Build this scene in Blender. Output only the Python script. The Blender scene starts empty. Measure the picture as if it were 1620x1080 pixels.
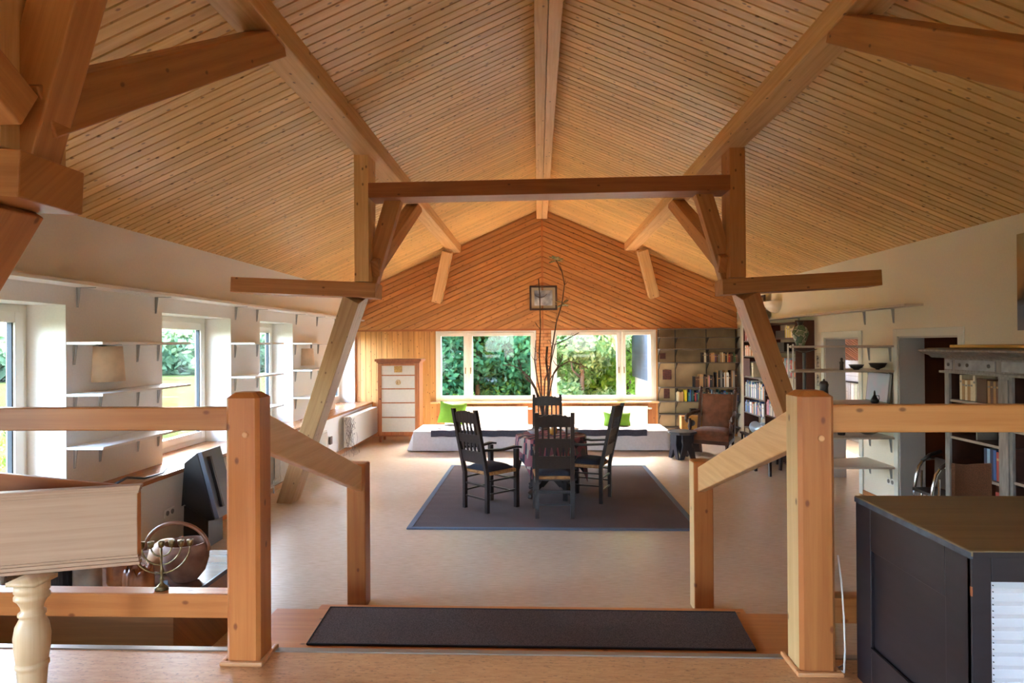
import bpy, math, random
import numpy as np
from mathutils import Matrix, Vector
R = random.Random(7)
PI = math.pi
SC = bpy.context.scene
COL = SC.collection

# ------------------------------------------------------------------ camera, sky, sun, exposure
H = 1.95
YAW, PIT, ROL = .041, .0042, -.0066
cy, sy, cp, sp, cr, sr = math.cos(YAW), math.sin(YAW), math.cos(PIT), math.sin(PIT), math.cos(ROL), math.sin(ROL)
fwd = Vector((-sy*cp, cy*cp, sp)); rgt = Vector((cy, sy, 0)); upv = rgt.cross(fwd)
cx = rgt*cr + upv*sr; cu = upv*cr - rgt*sr
cam_d = bpy.data.cameras.new('camera'); cam = bpy.data.objects.new('camera', cam_d); COL.objects.link(cam)
cam.matrix_world = Matrix(((cx.x, cu.x, -fwd.x, 0), (cx.y, cu.y, -fwd.y, 0), (cx.z, cu.z, -fwd.z, H), (0, 0, 0, 1)))
cam_d.sensor_width = 36; cam_d.lens = 36*1000/1620; cam_d.clip_end = 400; cam_d.clip_start = .05
SC.camera = cam
SC.view_settings.view_transform = 'Standard'; SC.view_settings.look = 'None'
SC.view_settings.gamma = 1; SC.view_settings.use_curve_mapping = False
SC.view_settings.exposure = 2.72
SC.cycles.max_bounces = 12; SC.cycles.diffuse_bounces = 7; SC.cycles.glossy_bounces = 4
SC.cycles.transparent_max_bounces = 16; SC.cycles.sample_clamp_indirect = 6; SC.cycles.caustics_reflective = False
try:
    SC.cycles.use_denoising = True
except Exception:
    pass
W = bpy.data.worlds.new('world'); SC.world = W; W.use_nodes = True
wn = W.node_tree.nodes; wl = W.node_tree.links
sky = wn.new('ShaderNodeTexSky'); sky.sky_type = 'NISHITA'; sky.sun_disc = False
sky.sun_elevation = math.radians(44); sky.sun_rotation = math.radians(6); sky.dust_density = 3.0; sky.air_density = 1.0
bg = wn['Background']; bg.inputs['Strength'].default_value = 1.7
hs = wn.new('ShaderNodeHueSaturation'); hs.inputs['Saturation'].default_value = 1.0; hs.inputs['Value'].default_value = 1.0
wl.new(sky.outputs[0], hs.inputs['Color']); wl.new(hs.outputs[0], bg.inputs['Color'])
sun_d = bpy.data.lights.new('sun', 'SUN'); sun_d.energy = 7.0; sun_d.angle = .01; sun_d.color = (1, .95, .87)
sun = bpy.data.objects.new('sun', sun_d); COL.objects.link(sun)
sun.rotation_euler = Vector((.10, 1.0, .98)).to_track_quat('Z', 'Y').to_euler()
sun.location = (2, 20, 20)

# ------------------------------------------------------------------ helpers
def lin(c):
    return tuple((x/255/12.92 if x/255 <= .04045 else ((x/255+.055)/1.055)**2.4) for x in c) + (1,)

MATS = {}
def newmat(name):
    m = bpy.data.materials.new(name); m.use_nodes = True
    n = m.node_tree.nodes; l = m.node_tree.links
    return m, n, l, n['Principled BSDF']

def math_n(n, l, op, a, b=None):
    q = n.new('ShaderNodeMath'); q.operation = op
    for i, v in enumerate((a, b)):
        if v is None: continue
        if isinstance(v, (int, float)): q.inputs[i].default_value = v
        else: l.new(v, q.inputs[i])
    return q.outputs[0]

def mixc(n, l, fac, a, b, mode='MIX'):
    q = n.new('ShaderNodeMix'); q.data_type = 'RGBA'; q.blend_type = mode
    for s, v in ((q.inputs[0], fac), (q.inputs[6], a), (q.inputs[7], b)):
        if isinstance(v, (int, float, tuple)): s.default_value = v
        else: l.new(v, s)
    return q.outputs[2]

def ramp(n, l, fac, stops):
    q = n.new('ShaderNodeValToRGB'); e = q.color_ramp.elements
    while len(e) < len(stops): e.new(.5)
    for el, (p, c) in zip(e, stops): el.position = p; el.color = c if len(c) == 4 else c+(1,)
    if fac is not None: l.new(fac, q.inputs[0])
    return q.outputs[0]

def wood(key, c1, c2, axis='X', board=0, rough=.42, knots=.5, var=.16, kcol=(92, 48, 20), gs=1.0, spec=.5):
    """procedural timber; grain runs along the object's own axis"""
    k = ('w', key)
    if k in MATS: return MATS[k]
    m, n, l, b = newmat(key)
    tc = n.new('ShaderNodeTexCoord'); s = n.new('ShaderNodeSeparateXYZ'); l.new(tc.outputs['Object'], s.inputs[0])
    ax = 'XYZ'.index(axis); oth = [i for i in range(3) if i != ax]
    u = s.outputs[ax]
    v = s.outputs[oth[0]] if board else math_n(n, l, 'ADD', s.outputs[oth[0]], s.outputs[oth[1]])
    oi = n.new('ShaderNodeObjectInfo')
    if board:
        idx = math_n(n, l, 'FLOOR', math_n(n, l, 'DIVIDE', v, board))
    else:
        idx = math_n(n, l, 'MULTIPLY', oi.outputs['Random'], 91.7)
    wnz = n.new('ShaderNodeTexWhiteNoise'); wnz.noise_dimensions = '1D'; l.new(idx, wnz.inputs['W'])
    r = wnz.outputs['Value']
    uo = math_n(n, l, 'ADD', u, math_n(n, l, 'MULTIPLY', r, 37.0))
    def comb(a, bb, c):
        q = n.new('ShaderNodeCombineXYZ')
        for i, x in enumerate((a, bb, c)):
            if isinstance(x, (int, float)): q.inputs[i].default_value = x
            else: l.new(x, q.inputs[i])
        return q.outputs[0]
    g = n.new('ShaderNodeTexNoise'); g.inputs['Scale'].default_value = 1; g.inputs['Detail'].default_value = 4; g.inputs['Distortion'].default_value = .6
    l.new(comb(math_n(n, l, 'MULTIPLY', uo, 1.1*gs), math_n(n, l, 'MULTIPLY', v, 26*gs), 0.0), g.inputs['Vector'])
    f = n.new('ShaderNodeTexNoise'); f.inputs['Scale'].default_value = 1; f.inputs['Detail'].default_value = 2
    l.new(comb(math_n(n, l, 'MULTIPLY', uo, 7), math_n(n, l, 'MULTIPLY', v, 210), 3.0), f.inputs['Vector'])
    gf = math_n(n, l, 'ADD', math_n(n, l, 'MULTIPLY', g.outputs[0], .8), math_n(n, l, 'MULTIPLY', f.outputs[0], .2))
    col = ramp(n, l, gf, [(.30, lin(c1)), (.68, lin(c2))])
    bright = n.new('ShaderNodeMapRange'); l.new(r, bright.inputs['Value']); bright.inputs['To Min'].default_value = 1-var; bright.inputs['To Max'].default_value = 1+var*.6
    hsv = n.new('ShaderNodeHueSaturation'); l.new(bright.outputs[0], hsv.inputs['Value']); l.new(col, hsv.inputs['Color'])
    col = hsv.outputs[0]
    if knots:
        vo = n.new('ShaderNodeTexVoronoi'); vo.voronoi_dimensions = '2D'; vo.inputs['Scale'].default_value = 1
        l.new(comb(math_n(n, l, 'MULTIPLY', uo, 5.5), math_n(n, l, 'MULTIPLY', v, 9), 0.0), vo.inputs['Vector'])
        ra = n.new('ShaderNodeMapRange'); ra.interpolation_type = 'SMOOTHSTEP'; l.new(vo.outputs['Distance'], ra.inputs['Value'])
        ra.inputs['From Min'].default_value = .04; ra.inputs['From Max'].default_value = .12; ra.inputs['To Min'].default_value = 1; ra.inputs['To Max'].default_value = 0
        sc = n.new('ShaderNodeSeparateColor'); l.new(vo.outputs['Color'], sc.inputs[0])
        kf = math_n(n, l, 'MULTIPLY', ra.outputs[0], math_n(n, l, 'LESS_THAN', sc.outputs[0], knots))
        col = mixc(n, l, math_n(n, l, 'MULTIPLY', kf, .75), col, lin(kcol))
    l.new(col, b.inputs['Base Color']); b.inputs['Roughness'].default_value = rough
    b.inputs['Specular IOR Level'].default_value = spec
    bp = n.new('ShaderNodeBump'); bp.inputs['Strength'].default_value = .12; bp.inputs['Distance'].default_value = .004
    l.new(gf, bp.inputs['Height']); l.new(bp.outputs[0], b.inputs['Normal'])
    MATS[k] = m; return m

def plain(key, c, rough=.5, metal=0.0, noise=0.0, nscale=30, c2=None, bump=0.0, spec=.5, sheen=0.0, stretch=(1, 1, 1), coat=0.0):
    if key in MATS: return MATS[key]
    m, n, l, b = newmat(key)
    b.inputs['Roughness'].default_value = rough; b.inputs['Metallic'].default_value = metal
    b.inputs['Specular IOR Level'].default_value = spec
    if coat: b.inputs['Coat Weight'].default_value = coat; b.inputs['Coat Roughness'].default_value = .15
    if sheen: b.inputs['Sheen Weight'].default_value = sheen
    if noise or bump or c2:
        tc = n.new('ShaderNodeTexCoord'); mp = n.new('ShaderNodeMapping'); l.new(tc.outputs['Object'], mp.inputs[0]); mp.inputs['Scale'].default_value = stretch
        t = n.new('ShaderNodeTexNoise'); t.inputs['Scale'].default_value = nscale; t.inputs['Detail'].default_value = 5; l.new(mp.outputs[0], t.inputs['Vector'])
        a = lin(c); bb = lin(c2) if c2 else tuple(min(1, x*(1-noise)) for x in a[:3])+(1,)
        l.new(ramp(n, l, t.outputs[0], [(.35, a), (.65, bb)]), b.inputs['Base Color'])
        if bump:
            bp = n.new('ShaderNodeBump'); bp.inputs['Strength'].default_value = bump; bp.inputs['Distance'].default_value = .005
            l.new(t.outputs[0], bp.inputs['Height']); l.new(bp.outputs[0], b.inputs['Normal'])
    else:
        b.inputs['Base Color'].default_value = lin(c)
    MATS[key] = m; return m

def glass_mat():
    if 'glass' in MATS: return MATS['glass']
    m, n, l, b = newmat('window_glass'); n.remove(b)
    o = n['Material Output']; t = n.new('ShaderNodeBsdfTransparent'); t.inputs[0].default_value = (.98, .99, .985, 1)
    g = n.new('ShaderNodeBsdfGlossy'); g.inputs['Roughness'].default_value = .02
    fr = n.new('ShaderNodeLayerWeight'); fr.inputs[0].default_value = .5
    fq = math_n(n, l, 'ADD', math_n(n, l, 'MULTIPLY', math_n(n, l, 'POWER', fr.outputs['Facing'], 5.0), .6), .03)
    mx = n.new('ShaderNodeMixShader'); l.new(fq, mx.inputs[0]); l.new(t.outputs[0], mx.inputs[1]); l.new(g.outputs[0], mx.inputs[2]); l.new(mx.outputs[0], o.inputs[0])
    MATS['glass'] = m; return m

def emit(key, c, s):
    if key in MATS: return MATS[key]
    m, n, l, b = newmat(key); b.inputs['Base Color'].default_value = lin(c)
    b.inputs['Emission Color'].default_value = lin(c); b.inputs['Emission Strength'].default_value = s
    MATS[key] = m; return m

class MB:
    """collects solids; build() links them as ONE mesh object"""
    def __init__(s): s.v = []; s.f = []
    def add(s, vs, fs):
        o = len(s.v); s.v += [tuple(map(float, p)) for p in vs]; s.f += [tuple(i+o for i in f) for f in fs]; return s
    def box(s, x0, x1, y0, y1, z0, z1):
        x0, x1 = min(x0, x1), max(x0, x1); y0, y1 = min(y0, y1), max(y0, y1); z0, z1 = min(z0, z1), max(z0, z1)
        return s.add([(x0, y0, z0), (x1, y0, z0), (x1, y1, z0), (x0, y1, z0), (x0, y0, z1), (x1, y0, z1), (x1, y1, z1), (x0, y1, z1)],
                     [(0, 3, 2, 1), (4, 5, 6, 7), (0, 1, 5, 4), (1, 2, 6, 5), (2, 3, 7, 6), (3, 0, 4, 7)])
    def hexa(s, b, t):   # bottom and top quads
        return s.add(list(b)+list(t), [(0, 3, 2, 1), (4, 5, 6, 7), (0, 1, 5, 4), (1, 2, 6, 5), (2, 3, 7, 6), (3, 0, 4, 7)])
    def prism(s, poly, a, b, ax='z'):
        """poly: 2-D outline, extruded from a to b along ax; outline axes are the other two in order"""
        def P(p, h):
            return {'z': (p[0], p[1], h), 'y': (p[0], h, p[1]), 'x': (h, p[0], p[1])}[ax]
        k = len(poly)
        ar = sum(poly[i][0]*poly[(i+1) % k][1]-poly[(i+1) % k][0]*poly[i][1] for i in range(k))
        if (ar < 0) != (ax == 'y'): poly = poly[::-1]
        if a > b: a, b = b, a
        vs = [P(p, a) for p in poly]+[P(p, b) for p in poly]
        fs = [tuple(range(k))[::-1], tuple(range(k, 2*k))]+[(i, (i+1) % k, (i+1) % k+k, i+k) for i in range(k)]
        return s.add(vs, fs)
    def lathe(s, prof, c=(0, 0, 0), n=20, axis=None, close=True):
        """prof: (radius, height) list"""
        o = len(s.v); c = Vector(c); q = axis.to_track_quat('Z', 'Y') if axis is not None else None
        for r_, h in prof:
            for i in range(n):
                p = Vector((r_*math.cos(2*PI*i/n), r_*math.sin(2*PI*i/n), h))
                if q: p = q @ p
                s.v.append(tuple(c+p))
        for j in range(len(prof)-1):
            for i in range(n):
                s.f.append((o+j*n+i, o+j*n+(i+1) % n, o+(j+1)*n+(i+1) % n, o+(j+1)*n+i))
        if close:
            s.f.append(tuple(o+i for i in range(n))[::-1]); s.f.append(tuple(o+(len(prof)-1)*n+i for i in range(n)))
        return s
    def tube(s, pts, r, n=8):
        pts = [Vector(p) for p in pts]; rs = r if isinstance(r, (list, tuple)) else [r]*len(pts); o = len(s.v); prev = None
        for k, p in enumerate(pts):
            d = (pts[min(k+1, len(pts)-1)]-pts[max(k-1, 0)]).normalized()
            a = (prev - d*prev.dot(d)) if prev is not None else (Vector((0, 0, 1)) if abs(d.z) < .9 else Vector((1, 0, 0))).cross(d)
            a.normalize(); b = d.cross(a); prev = a
            for i in range(n):
                t = 2*PI*i/n; s.v.append(tuple(p+(a*math.cos(t)+b*math.sin(t))*rs[k]))
        for k in range(len(pts)-1):
            for i in range(n):
                s.f.append((o+k*n+i, o+k*n+(i+1) % n, o+(k+1)*n+(i+1) % n, o+(k+1)*n+i))
        s.f.append(tuple(o+i for i in range(n))[::-1]); s.f.append(tuple(o+(len(pts)-1)*n+i for i in range(n)))
        return s
    def bar(s, p0, p1, w, h, up=(0, 0, 1)):
        p0 = Vector(p0); p1 = Vector(p1); d = (p1-p0).normalized(); a = d.cross(Vector(up)).normalized(); b = a.cross(d)
        q = [(-w/2, -h/2), (w/2, -h/2), (w/2, h/2), (-w/2, h/2)]
        return s.hexa([p0+a*x+b*y for x, y in q], [p1+a*x+b*y for x, y in q])
    def grid(s, f, nu, nv, thick=0):
        o = len(s.v)
        for i in range(nu+1):
            for j in range(nv+1): s.v.append(tuple(f(i/nu, j/nv)))
        for i in range(nu):
            for j in range(nv):
                a = o+i*(nv+1)+j; s.f.append((a, a+nv+1, a+nv+2, a+1))
        return s
    def build(s, name, mat, parent=None, world=True, smooth=False, bevel=0):
        me = bpy.data.meshes.new(name); vs = s.v
        if parent is not None and world:
            inv = PM[parent.name].inverted(); vs = [tuple(inv @ Vector(p)) for p in s.v]
        me.from_pydata(vs, [], s.f); me.update()
        if smooth: me.polygons.foreach_set('use_smooth', [True]*len(me.polygons))
        me.materials.append(mat)
        o = bpy.data.objects.new(name, me); COL.objects.link(o); o.parent = parent
        if parent is not None: PM[o.name] = PM[parent.name]
        else: PM[o.name] = Matrix.Identity(4)
        if smooth == 'auto' or bevel:
            if bevel:
                bv = o.modifiers.new('bevel', 'BEVEL'); bv.width = bevel; bv.segments = 2; bv.limit_method = 'ANGLE'
        return o
PM = {}
def thing(name, label, cat, loc=(0, 0, 0), rz=0, group=None):
    o = bpy.data.objects.new(name, None); COL.objects.link(o); o.location = loc; o.rotation_euler = (0, 0, rz); o.empty_display_size = .1
    PM[o.name] = Matrix.Translation(loc) @ Matrix.Rotation(rz, 4, 'Z')
    o['label'] = label; o['category'] = cat
    if group: o['group'] = group
    return o
def tag(o, label, cat, group=None):
    o['label'] = label; o['category'] = cat
    if group: o['group'] = group
    return o
def struct(o): o['kind'] = 'structure'; return o
def solo(mb, name, mat, label, cat, group=None, **k): return tag(mb.build(name, mat, None, **k), label, cat, group)
def dup(root, loc, rz, label=None, group=None):
    r = root.copy(); COL.objects.link(r); r.location = loc; r.rotation_euler = (0, 0, rz)
    PM[r.name] = Matrix.Translation(loc) @ Matrix.Rotation(rz, 4, 'Z')
    if label: r['label'] = label
    if group: r['group'] = group
    for ch in list(root.children):
        c = ch.copy(); COL.objects.link(c); c.parent = r
        for g in ch.children:
            d = g.copy(); COL.objects.link(d); d.parent = c
    return r
def beam(name, p0, p1, w, h, mat, parent=None, up=(0, 0, 1), bev=.006):
    """square-edged timber from p0 to p1 (axis line); its mesh runs along its own X so the grain follows it"""
    p0 = Vector(p0); p1 = Vector(p1); d = p1-p0; L = d.length; d.normalize(); a = Vector(up).cross(d)
    a.normalize(); b = d.cross(a)
    M = Matrix(((d.x, a.x, b.x, p0.x), (d.y, a.y, b.y, p0.y), (d.z, a.z, b.z, p0.z), (0, 0, 0, 1)))
    o = MB().box(0, L, -w/2, w/2, -h/2, h/2).build(name, mat, None, bevel=bev)
    if parent is not None:
        o.parent = parent; o.matrix_basis = PM[parent.name].inverted() @ M; PM[o.name] = M
    else: o.matrix_basis = M; PM[o.name] = M
    return o
def clip(poly, nx, ny, c):
    """keep nx*x+ny*y <= c"""
    out = []
    for i, p in enumerate(poly):
        q = poly[(i+1) % len(poly)]; dp = nx*p[0]+ny*p[1]-c; dq = nx*q[0]+ny*q[1]-c
        if dp <= 0: out.append(p)
        if dp*dq < 0:
            t = dp/(dp-dq); out.append((p[0]+(q[0]-p[0])*t, p[1]+(q[1]-p[1])*t))
    return out
def boards(name, poly, width, M, mat, gap=.012, th=.02, parent=None, back=.03, backmat=None):
    """tongued boards: poly in board space (u along, v across); M takes (u, v, n) to the world, +n is the visible side"""
    mb = MB(); v0 = min(p[1] for p in poly); v1 = max(p[1] for p in poly)
    k = math.floor(v0/width)
    while k*width < v1:
        q = clip(clip(poly, 0, 1, (k+1)*width-gap/2), 0, -1, -(k*width+gap/2)); k += 1
        if len(q) < 3: continue
        ar = sum(q[i][0]*q[(i+1) % len(q)][1]-q[(i+1) % len(q)][0]*q[i][1] for i in range(len(q)))/2
        if abs(ar) < 1e-5: continue
        mb.prism(q, 0, th, 'z')
    mb.prism(poly, -back, .0, 'z')
    o = mb.build(name, mat, None)
    if parent is not None: o.parent = parent; o.matrix_basis = PM[parent.name].inverted() @ M
    else: o.matrix_basis = M
    PM[o.name] = M
    return o
def frameM(o, u, v):
    u = Vector(u).normalized(); v = Vector(v); v = (v-u*v.dot(u)).normalized(); n_ = u.cross(v)
    return Matrix(((u.x, v.x, n_.x, o[0]), (u.y, v.y, n_.y, o[1]), (u.z, v.z, n_.z, o[2]), (0, 0, 0, 1)))
def inv2(M, p): q = M.inverted() @ Vector(p); return (q.x, q.y)

# timber kinds
BEAM = wood('beam_pine', (206, 154, 96), (232, 190, 132), knots=.22, rough=.5)
BEAMD = wood('beam_dark_pine', (172, 110, 60), (200, 140, 84), knots=.25, rough=.45)
NEWEL_X = wood('rail_pine', (172, 100, 48), (194, 126, 68), knots=.3, rough=.38, kcol=(110, 50, 22))
NEWEL_Z = wood('post_pine', (168, 94, 44), (190, 120, 62), axis='Z', knots=.28, rough=.38, kcol=(100, 42, 20))
CEIL = wood('ceiling_pine', (220, 172, 104), (238, 200, 134), board=.1, knots=.6, var=.14, rough=.36, kcol=(120, 70, 32))
GABLE = wood('gable_pine', (190, 126, 68), (212, 152, 92), board=.1, knots=.4, rough=.42, kcol=(110, 55, 25))
WALLB = wood('wall_pine', (198, 134, 70), (222, 164, 98), board=.1, knots=.4, rough=.4, kcol=(110, 62, 30))
WHITE = plain('white_paint', (232, 230, 224), .6, noise=.04, nscale=60, bump=.15)
CREAM = plain('cream_paint', (232, 226, 208), .65, noise=.04, nscale=60, bump=.15)
FRAME = plain('window_frame_paint', (238, 234, 222), .4)
SILL = wood('sill_wood', (176, 116, 72), (200, 142, 96), axis='Y', knots=.1, rough=.25)
SILLX = wood('sill_wood_x', (190, 128, 78), (214, 158, 108), axis='X', knots=.1, rough=.3)
BLACKW = plain('black_stained_wood', (46, 34, 31), .34, noise=.3, nscale=40, spec=.5)
STEEL = plain('brushed_steel', (180, 182, 186), .35, metal=.9)
DARKM = plain('dark_metal', (60, 56, 54), .45, metal=.7)
# ------------------------------------------------------------------ the room
XL, XR, YB, RX, RZ, SL = -3.9, 4.15, 13.38, .1, 4.84, .4375
YN = -4.2                                  # wall behind the camera
WIN_L = [(-2.6, -1.2), (.2, 1.6), (3.6, 5.07), (6.41, 7.88), (8.72, 9.91), (12.0, 13.3)]  # openings nearest the rear wall are out of view, added for more daylight
ZL, ZT = .74, 2.3                          # window opening: ledge and head
ez = lambda x: RZ-SL*abs(x-RX)

def floor_mat(key, c1, c2, streak, rough, fleck=0.0):
    m, n, l, b = newmat(key); tc = n.new('ShaderNodeTexCoord'); mp = n.new('ShaderNodeMapping'); l.new(tc.outputs['Object'], mp.inputs[0]); mp.inputs['Scale'].default_value = streak
    t = n.new('ShaderNodeTexNoise'); t.inputs['Scale'].default_value = 1; t.inputs['Detail'].default_value = 6; t.inputs['Roughness'].default_value = .65; l.new(mp.outputs[0], t.inputs[0])
    t2 = n.new('ShaderNodeTexNoise'); t2.inputs['Scale'].default_value = .9; t2.inputs['Detail'].default_value = 3; l.new(tc.outputs['Object'], t2.inputs[0])
    c = ramp(n, l, t.outputs[0], [(.3, lin(c1)), (.6, lin(c2))])
    if fleck:
        mp2 = n.new('ShaderNodeMapping'); l.new(tc.outputs['Object'], mp2.inputs[0]); mp2.inputs['Scale'].default_value = (45, 130, 1)
        t3 = n.new('ShaderNodeTexNoise'); t3.inputs['Scale'].default_value = 1; t3.inputs['Detail'].default_value = 3; l.new(mp2.outputs[0], t3.inputs[0])
        fk = ramp(n, l, t3.outputs[0], [(.60, (0, 0, 0)), (.68, (fleck, fleck, fleck))]); c = mixc(n, l, fk, c, lin((96, 58, 34)))
    hv = n.new('ShaderNodeHueSaturation'); mr = n.new('ShaderNodeMapRange'); l.new(t2.outputs[0], mr.inputs[0]); mr.inputs['To Min'].default_value = .86; mr.inputs['To Max'].default_value = 1.1
    l.new(mr.outputs[0], hv.inputs['Value']); l.new(c, hv.inputs['Color']); l.new(hv.outputs[0], b.inputs['Base Color'])
    b.inputs['Roughness'].default_value = rough
    bp = n.new('ShaderNodeBump'); bp.inputs['Strength'].default_value = .08; bp.inputs['Distance'].default_value = .002; l.new(t.outputs[0], bp.inputs['Height']); l.new(bp.outputs[0], b.inputs['Normal'])
    return m
F_LOW = floor_mat('cork_floor_pale', (194, 170, 142), (214, 192, 166), (9, 75, 1), .26)
F_UP = floor_mat('cork_floor_warm', (186, 130, 82), (208, 156, 108), (14, 70, 1), .36, .55)
struct(MB().box(-4.25, 7.2, 2.97, 13.7, -.2, 0).build('floor', F_LOW))
struct(MB().box(-4.25, 4.4, YN, 2.95, .2, .5).build('floor_platform', F_UP))
struct(MB().box(-3.53, 4.15, 2.95, 2.985, .43, .506).build('trim_1', plain('nosing_metal', (150, 138, 124), .35, metal=.5)))
# steps between the newels
STEPW = wood('step_wood', (186, 112, 58), (206, 136, 78), knots=.12, rough=.33)
st = thing('wooden_steps', 'orange-brown wooden steps below the platform edge, under the black mat', 'steps', (0, 3.3, 0))
MB().box(-1.62, 1.48, 2.985, 3.84, .30, .333).build('tread', STEPW, st, bevel=.006)
MB().box(-1.5, 1.36, 3.80, 4.30, .14, .17).build('tread', STEPW, st, bevel=.006)
MB().box(-1.56, 1.42, 3.78, 3.80, 0, .30).build('riser', STEPW, st)
MB().box(-1.44, 1.30, 4.26, 4.28, 0, .14).build('riser', STEPW, st)
for s_, x0, x1 in ((0, -1.60, -1.575), (1, 1.435, 1.46)):
    MB().box(x0, x1, 2.99, 3.78, 0, .30).build('stringer', STEPW, st)

# left wall: deep window niches above a boxed-out ledge
mb = MB(); ys = [YN]
for a, b in WIN_L: ys += [a, b]
ys.append(YB)
for i in range(0, len(ys), 2):
    if ys[i+1]-ys[i] > .01: mb.box(-4.32, XL, ys[i], ys[i+1], ZL, ZT)
mb.prism([(-4.32, ZT), (XL, ZT), (XL, ez(XL)+.03), (-4.32, ez(XL)+.03)], YN, YB+.3, 'y')
mb.box(-4.32, -3.55, YN, YB+.3, 0, .70)
struct(mb.build('wall_left', WHITE))
struct(MB().box(-4.25, -3.53, YN, YB, .70, ZL).build('trim_2', SILL))
struct(MB().box(-3.55, -3.53, 2.98, YB, 0, .07).build('baseboard_left', SILL))
def window_unit(n_, y0, y1):
    w = thing('window_%d' % n_, 'x', 'x', (-4.24, (y0+y1)/2, ZL)); del w['label']; del w['category']; w['kind'] = 'structure'
    x0, x1 = -4.30, -4.235; f = .075
    m_ = MB(); m_.box(x0, x1, y0, y0+f, ZL, ZT).box(x0, x1, y1-f, y1, ZL, ZT).box(x0, x1, y0+f, y1-f, ZL, ZL+f).box(x0, x1, y0+f, y1-f, ZT-f, ZT)
    m_.build('window_frame', FRAME, w, bevel=.004)
    s = MB(); x0, x1 = -4.285, -4.205; a, b, c, d = y0+f-.01, y1-f+.01, ZL+f-.01, ZT-f+.01; g = .085
    s.box(x0, x1, a, a+g, c, d).box(x0, x1, b-g, b, c, d).box(x0, x1, a+g, b-g, c, c+g).box(x0, x1, a+g, b-g, d-g, d)
    sh = s.build('sash', FRAME, w, bevel=.006)
    gk = MB(); gk.box(x0+.02, x1-.02, a+g-.006, a+g+.006, c+g, d-g).box(x0+.02, x1-.02, b-g-.012, b-g+.002, c+g, d-g)
    gk.build('gasket', plain('gasket_rubber', (40, 44, 50), .6), sh)
    MB().box(-4.25, -4.244, a+g-.01, b-g+.01, c+g-.01, d-g+.01).build('pane', glass_mat(), sh)
    MB().box(x1, x1+.03, (y0+.06), (y0+.085), 1.45, 1.57).build('handle', plain('white_handle', (225, 225, 225), .3), sh)
for i, (a, b) in enumerate(WIN_L): window_unit(i+1, a, b)

# right wall with two door openings
D_FAR, D_NEAR, DZ = (8.35, 9.33), (6.41, 7.46), 2.01
mb = MB(); t = .28
for a, b in ((YN, D_NEAR[0]), (D_NEAR[1], D_FAR[0]), (D_FAR[1], YB+.3)): mb.box(XR, XR+t, a, b, 0, DZ)
mb.prism([(XR, DZ), (XR+t, DZ), (XR+t, ez(XR)+.03), (XR, ez(XR)+.03)], YN, YB+.3, 'y')
struct(mb.build('wall_right', CREAM))
DT = plain('door_trim_paint', (216, 220, 212), .45)
for k, (a, b) in enumerate((D_NEAR, D_FAR)):
    d = thing('door_%d' % (k+1), 'x', 'x', (XR, (a+b)/2, 0)); del d['label']; del d['category']; d['kind'] = 'structure'
    m_ = MB(); w_ = .085
    m_.box(XR-.018, XR, a-w_, a, 0, DZ+w_).box(XR-.018, XR, b, b+w_, 0, DZ+w_).box(XR-.018, XR, a, b, DZ, DZ+w_)
    m_.build('door_frame', DT, d, bevel=.004)
    m_ = MB(); m_.box(XR, XR+t, a, a+.02, 0, DZ).box(XR, XR+t, b-.02, b, 0, DZ).box(XR, XR+t, a+.02, b-.02, DZ-.02, DZ)
    m_.build('jamb', plain('jamb_paint', (190, 188, 186), .5), d)
struct(MB().box(XR-.014, XR, D_NEAR[1]+.09, D_FAR[0]-.09, 0, .06).build('baseboard_right', SILL))

# wall behind the camera: unseen window openings added and sized to light the platform
mb = MB(); y = YN
mb.box(-4.3, 4.4, y-.25, y, .2, 1.3)
for a, b in ((-4.3, -2.6), (-1.2, 1.4), (2.8, 4.4)): mb.box(a, b, y-.25, y, 1.3, 2.6)
mb.prism([(-4.3, 2.6), (4.4, 2.6), (4.4, ez(4.4)+.03), (RX, RZ+.03), (-4.3, ez(-4.3)+.03)], y-.25, y, 'y')
struct(mb.build('wall_rear', WHITE))

# ceiling: pine boards running from the eaves to the ridge
c_, s_ = math.cos(math.atan(SL)), math.sin(math.atan(SL))
Ml = frameM((XL-.1, 0, ez(XL-.1)), (c_, 0, s_), (0, -1, 0)); Ll = (RX-XL+.1)/c_
o = boards('ceiling', [(0, -YB-.3), (Ll, -YB-.3), (Ll, -YN+.3), (0, -YN+.3)], .1, Ml, CEIL, gap=.017, th=.024, back=.08); struct(o)
Mr = frameM((XR+.1, 0, ez(XR+.1)), (-c_, 0, s_), (0, 1, 0)); Lr = (XR+.1-RX)/c_
o = boards('ceiling', [(0, YN-.3), (Lr, YN-.3), (Lr, YB+.3), (0, YB+.3)], .1, Mr, CEIL, gap=.017, th=.024, back=.08); struct(o)
# outer roof skin (keeps daylight out over the eaves)
m_ = MB(); m_.prism([(-4.9, ez(-4.9)+.16), (RX, RZ+.16), (5.0, ez(5.0)+.16), (5.0, ez(5.0)+.26), (RX, RZ+.26), (-4.9, ez(-4.9)+.26)], YN-.6, YB+.9, 'y')
struct(m_.build('roof_1', plain('roof_tile', (96, 60, 48), .8)))

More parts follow.
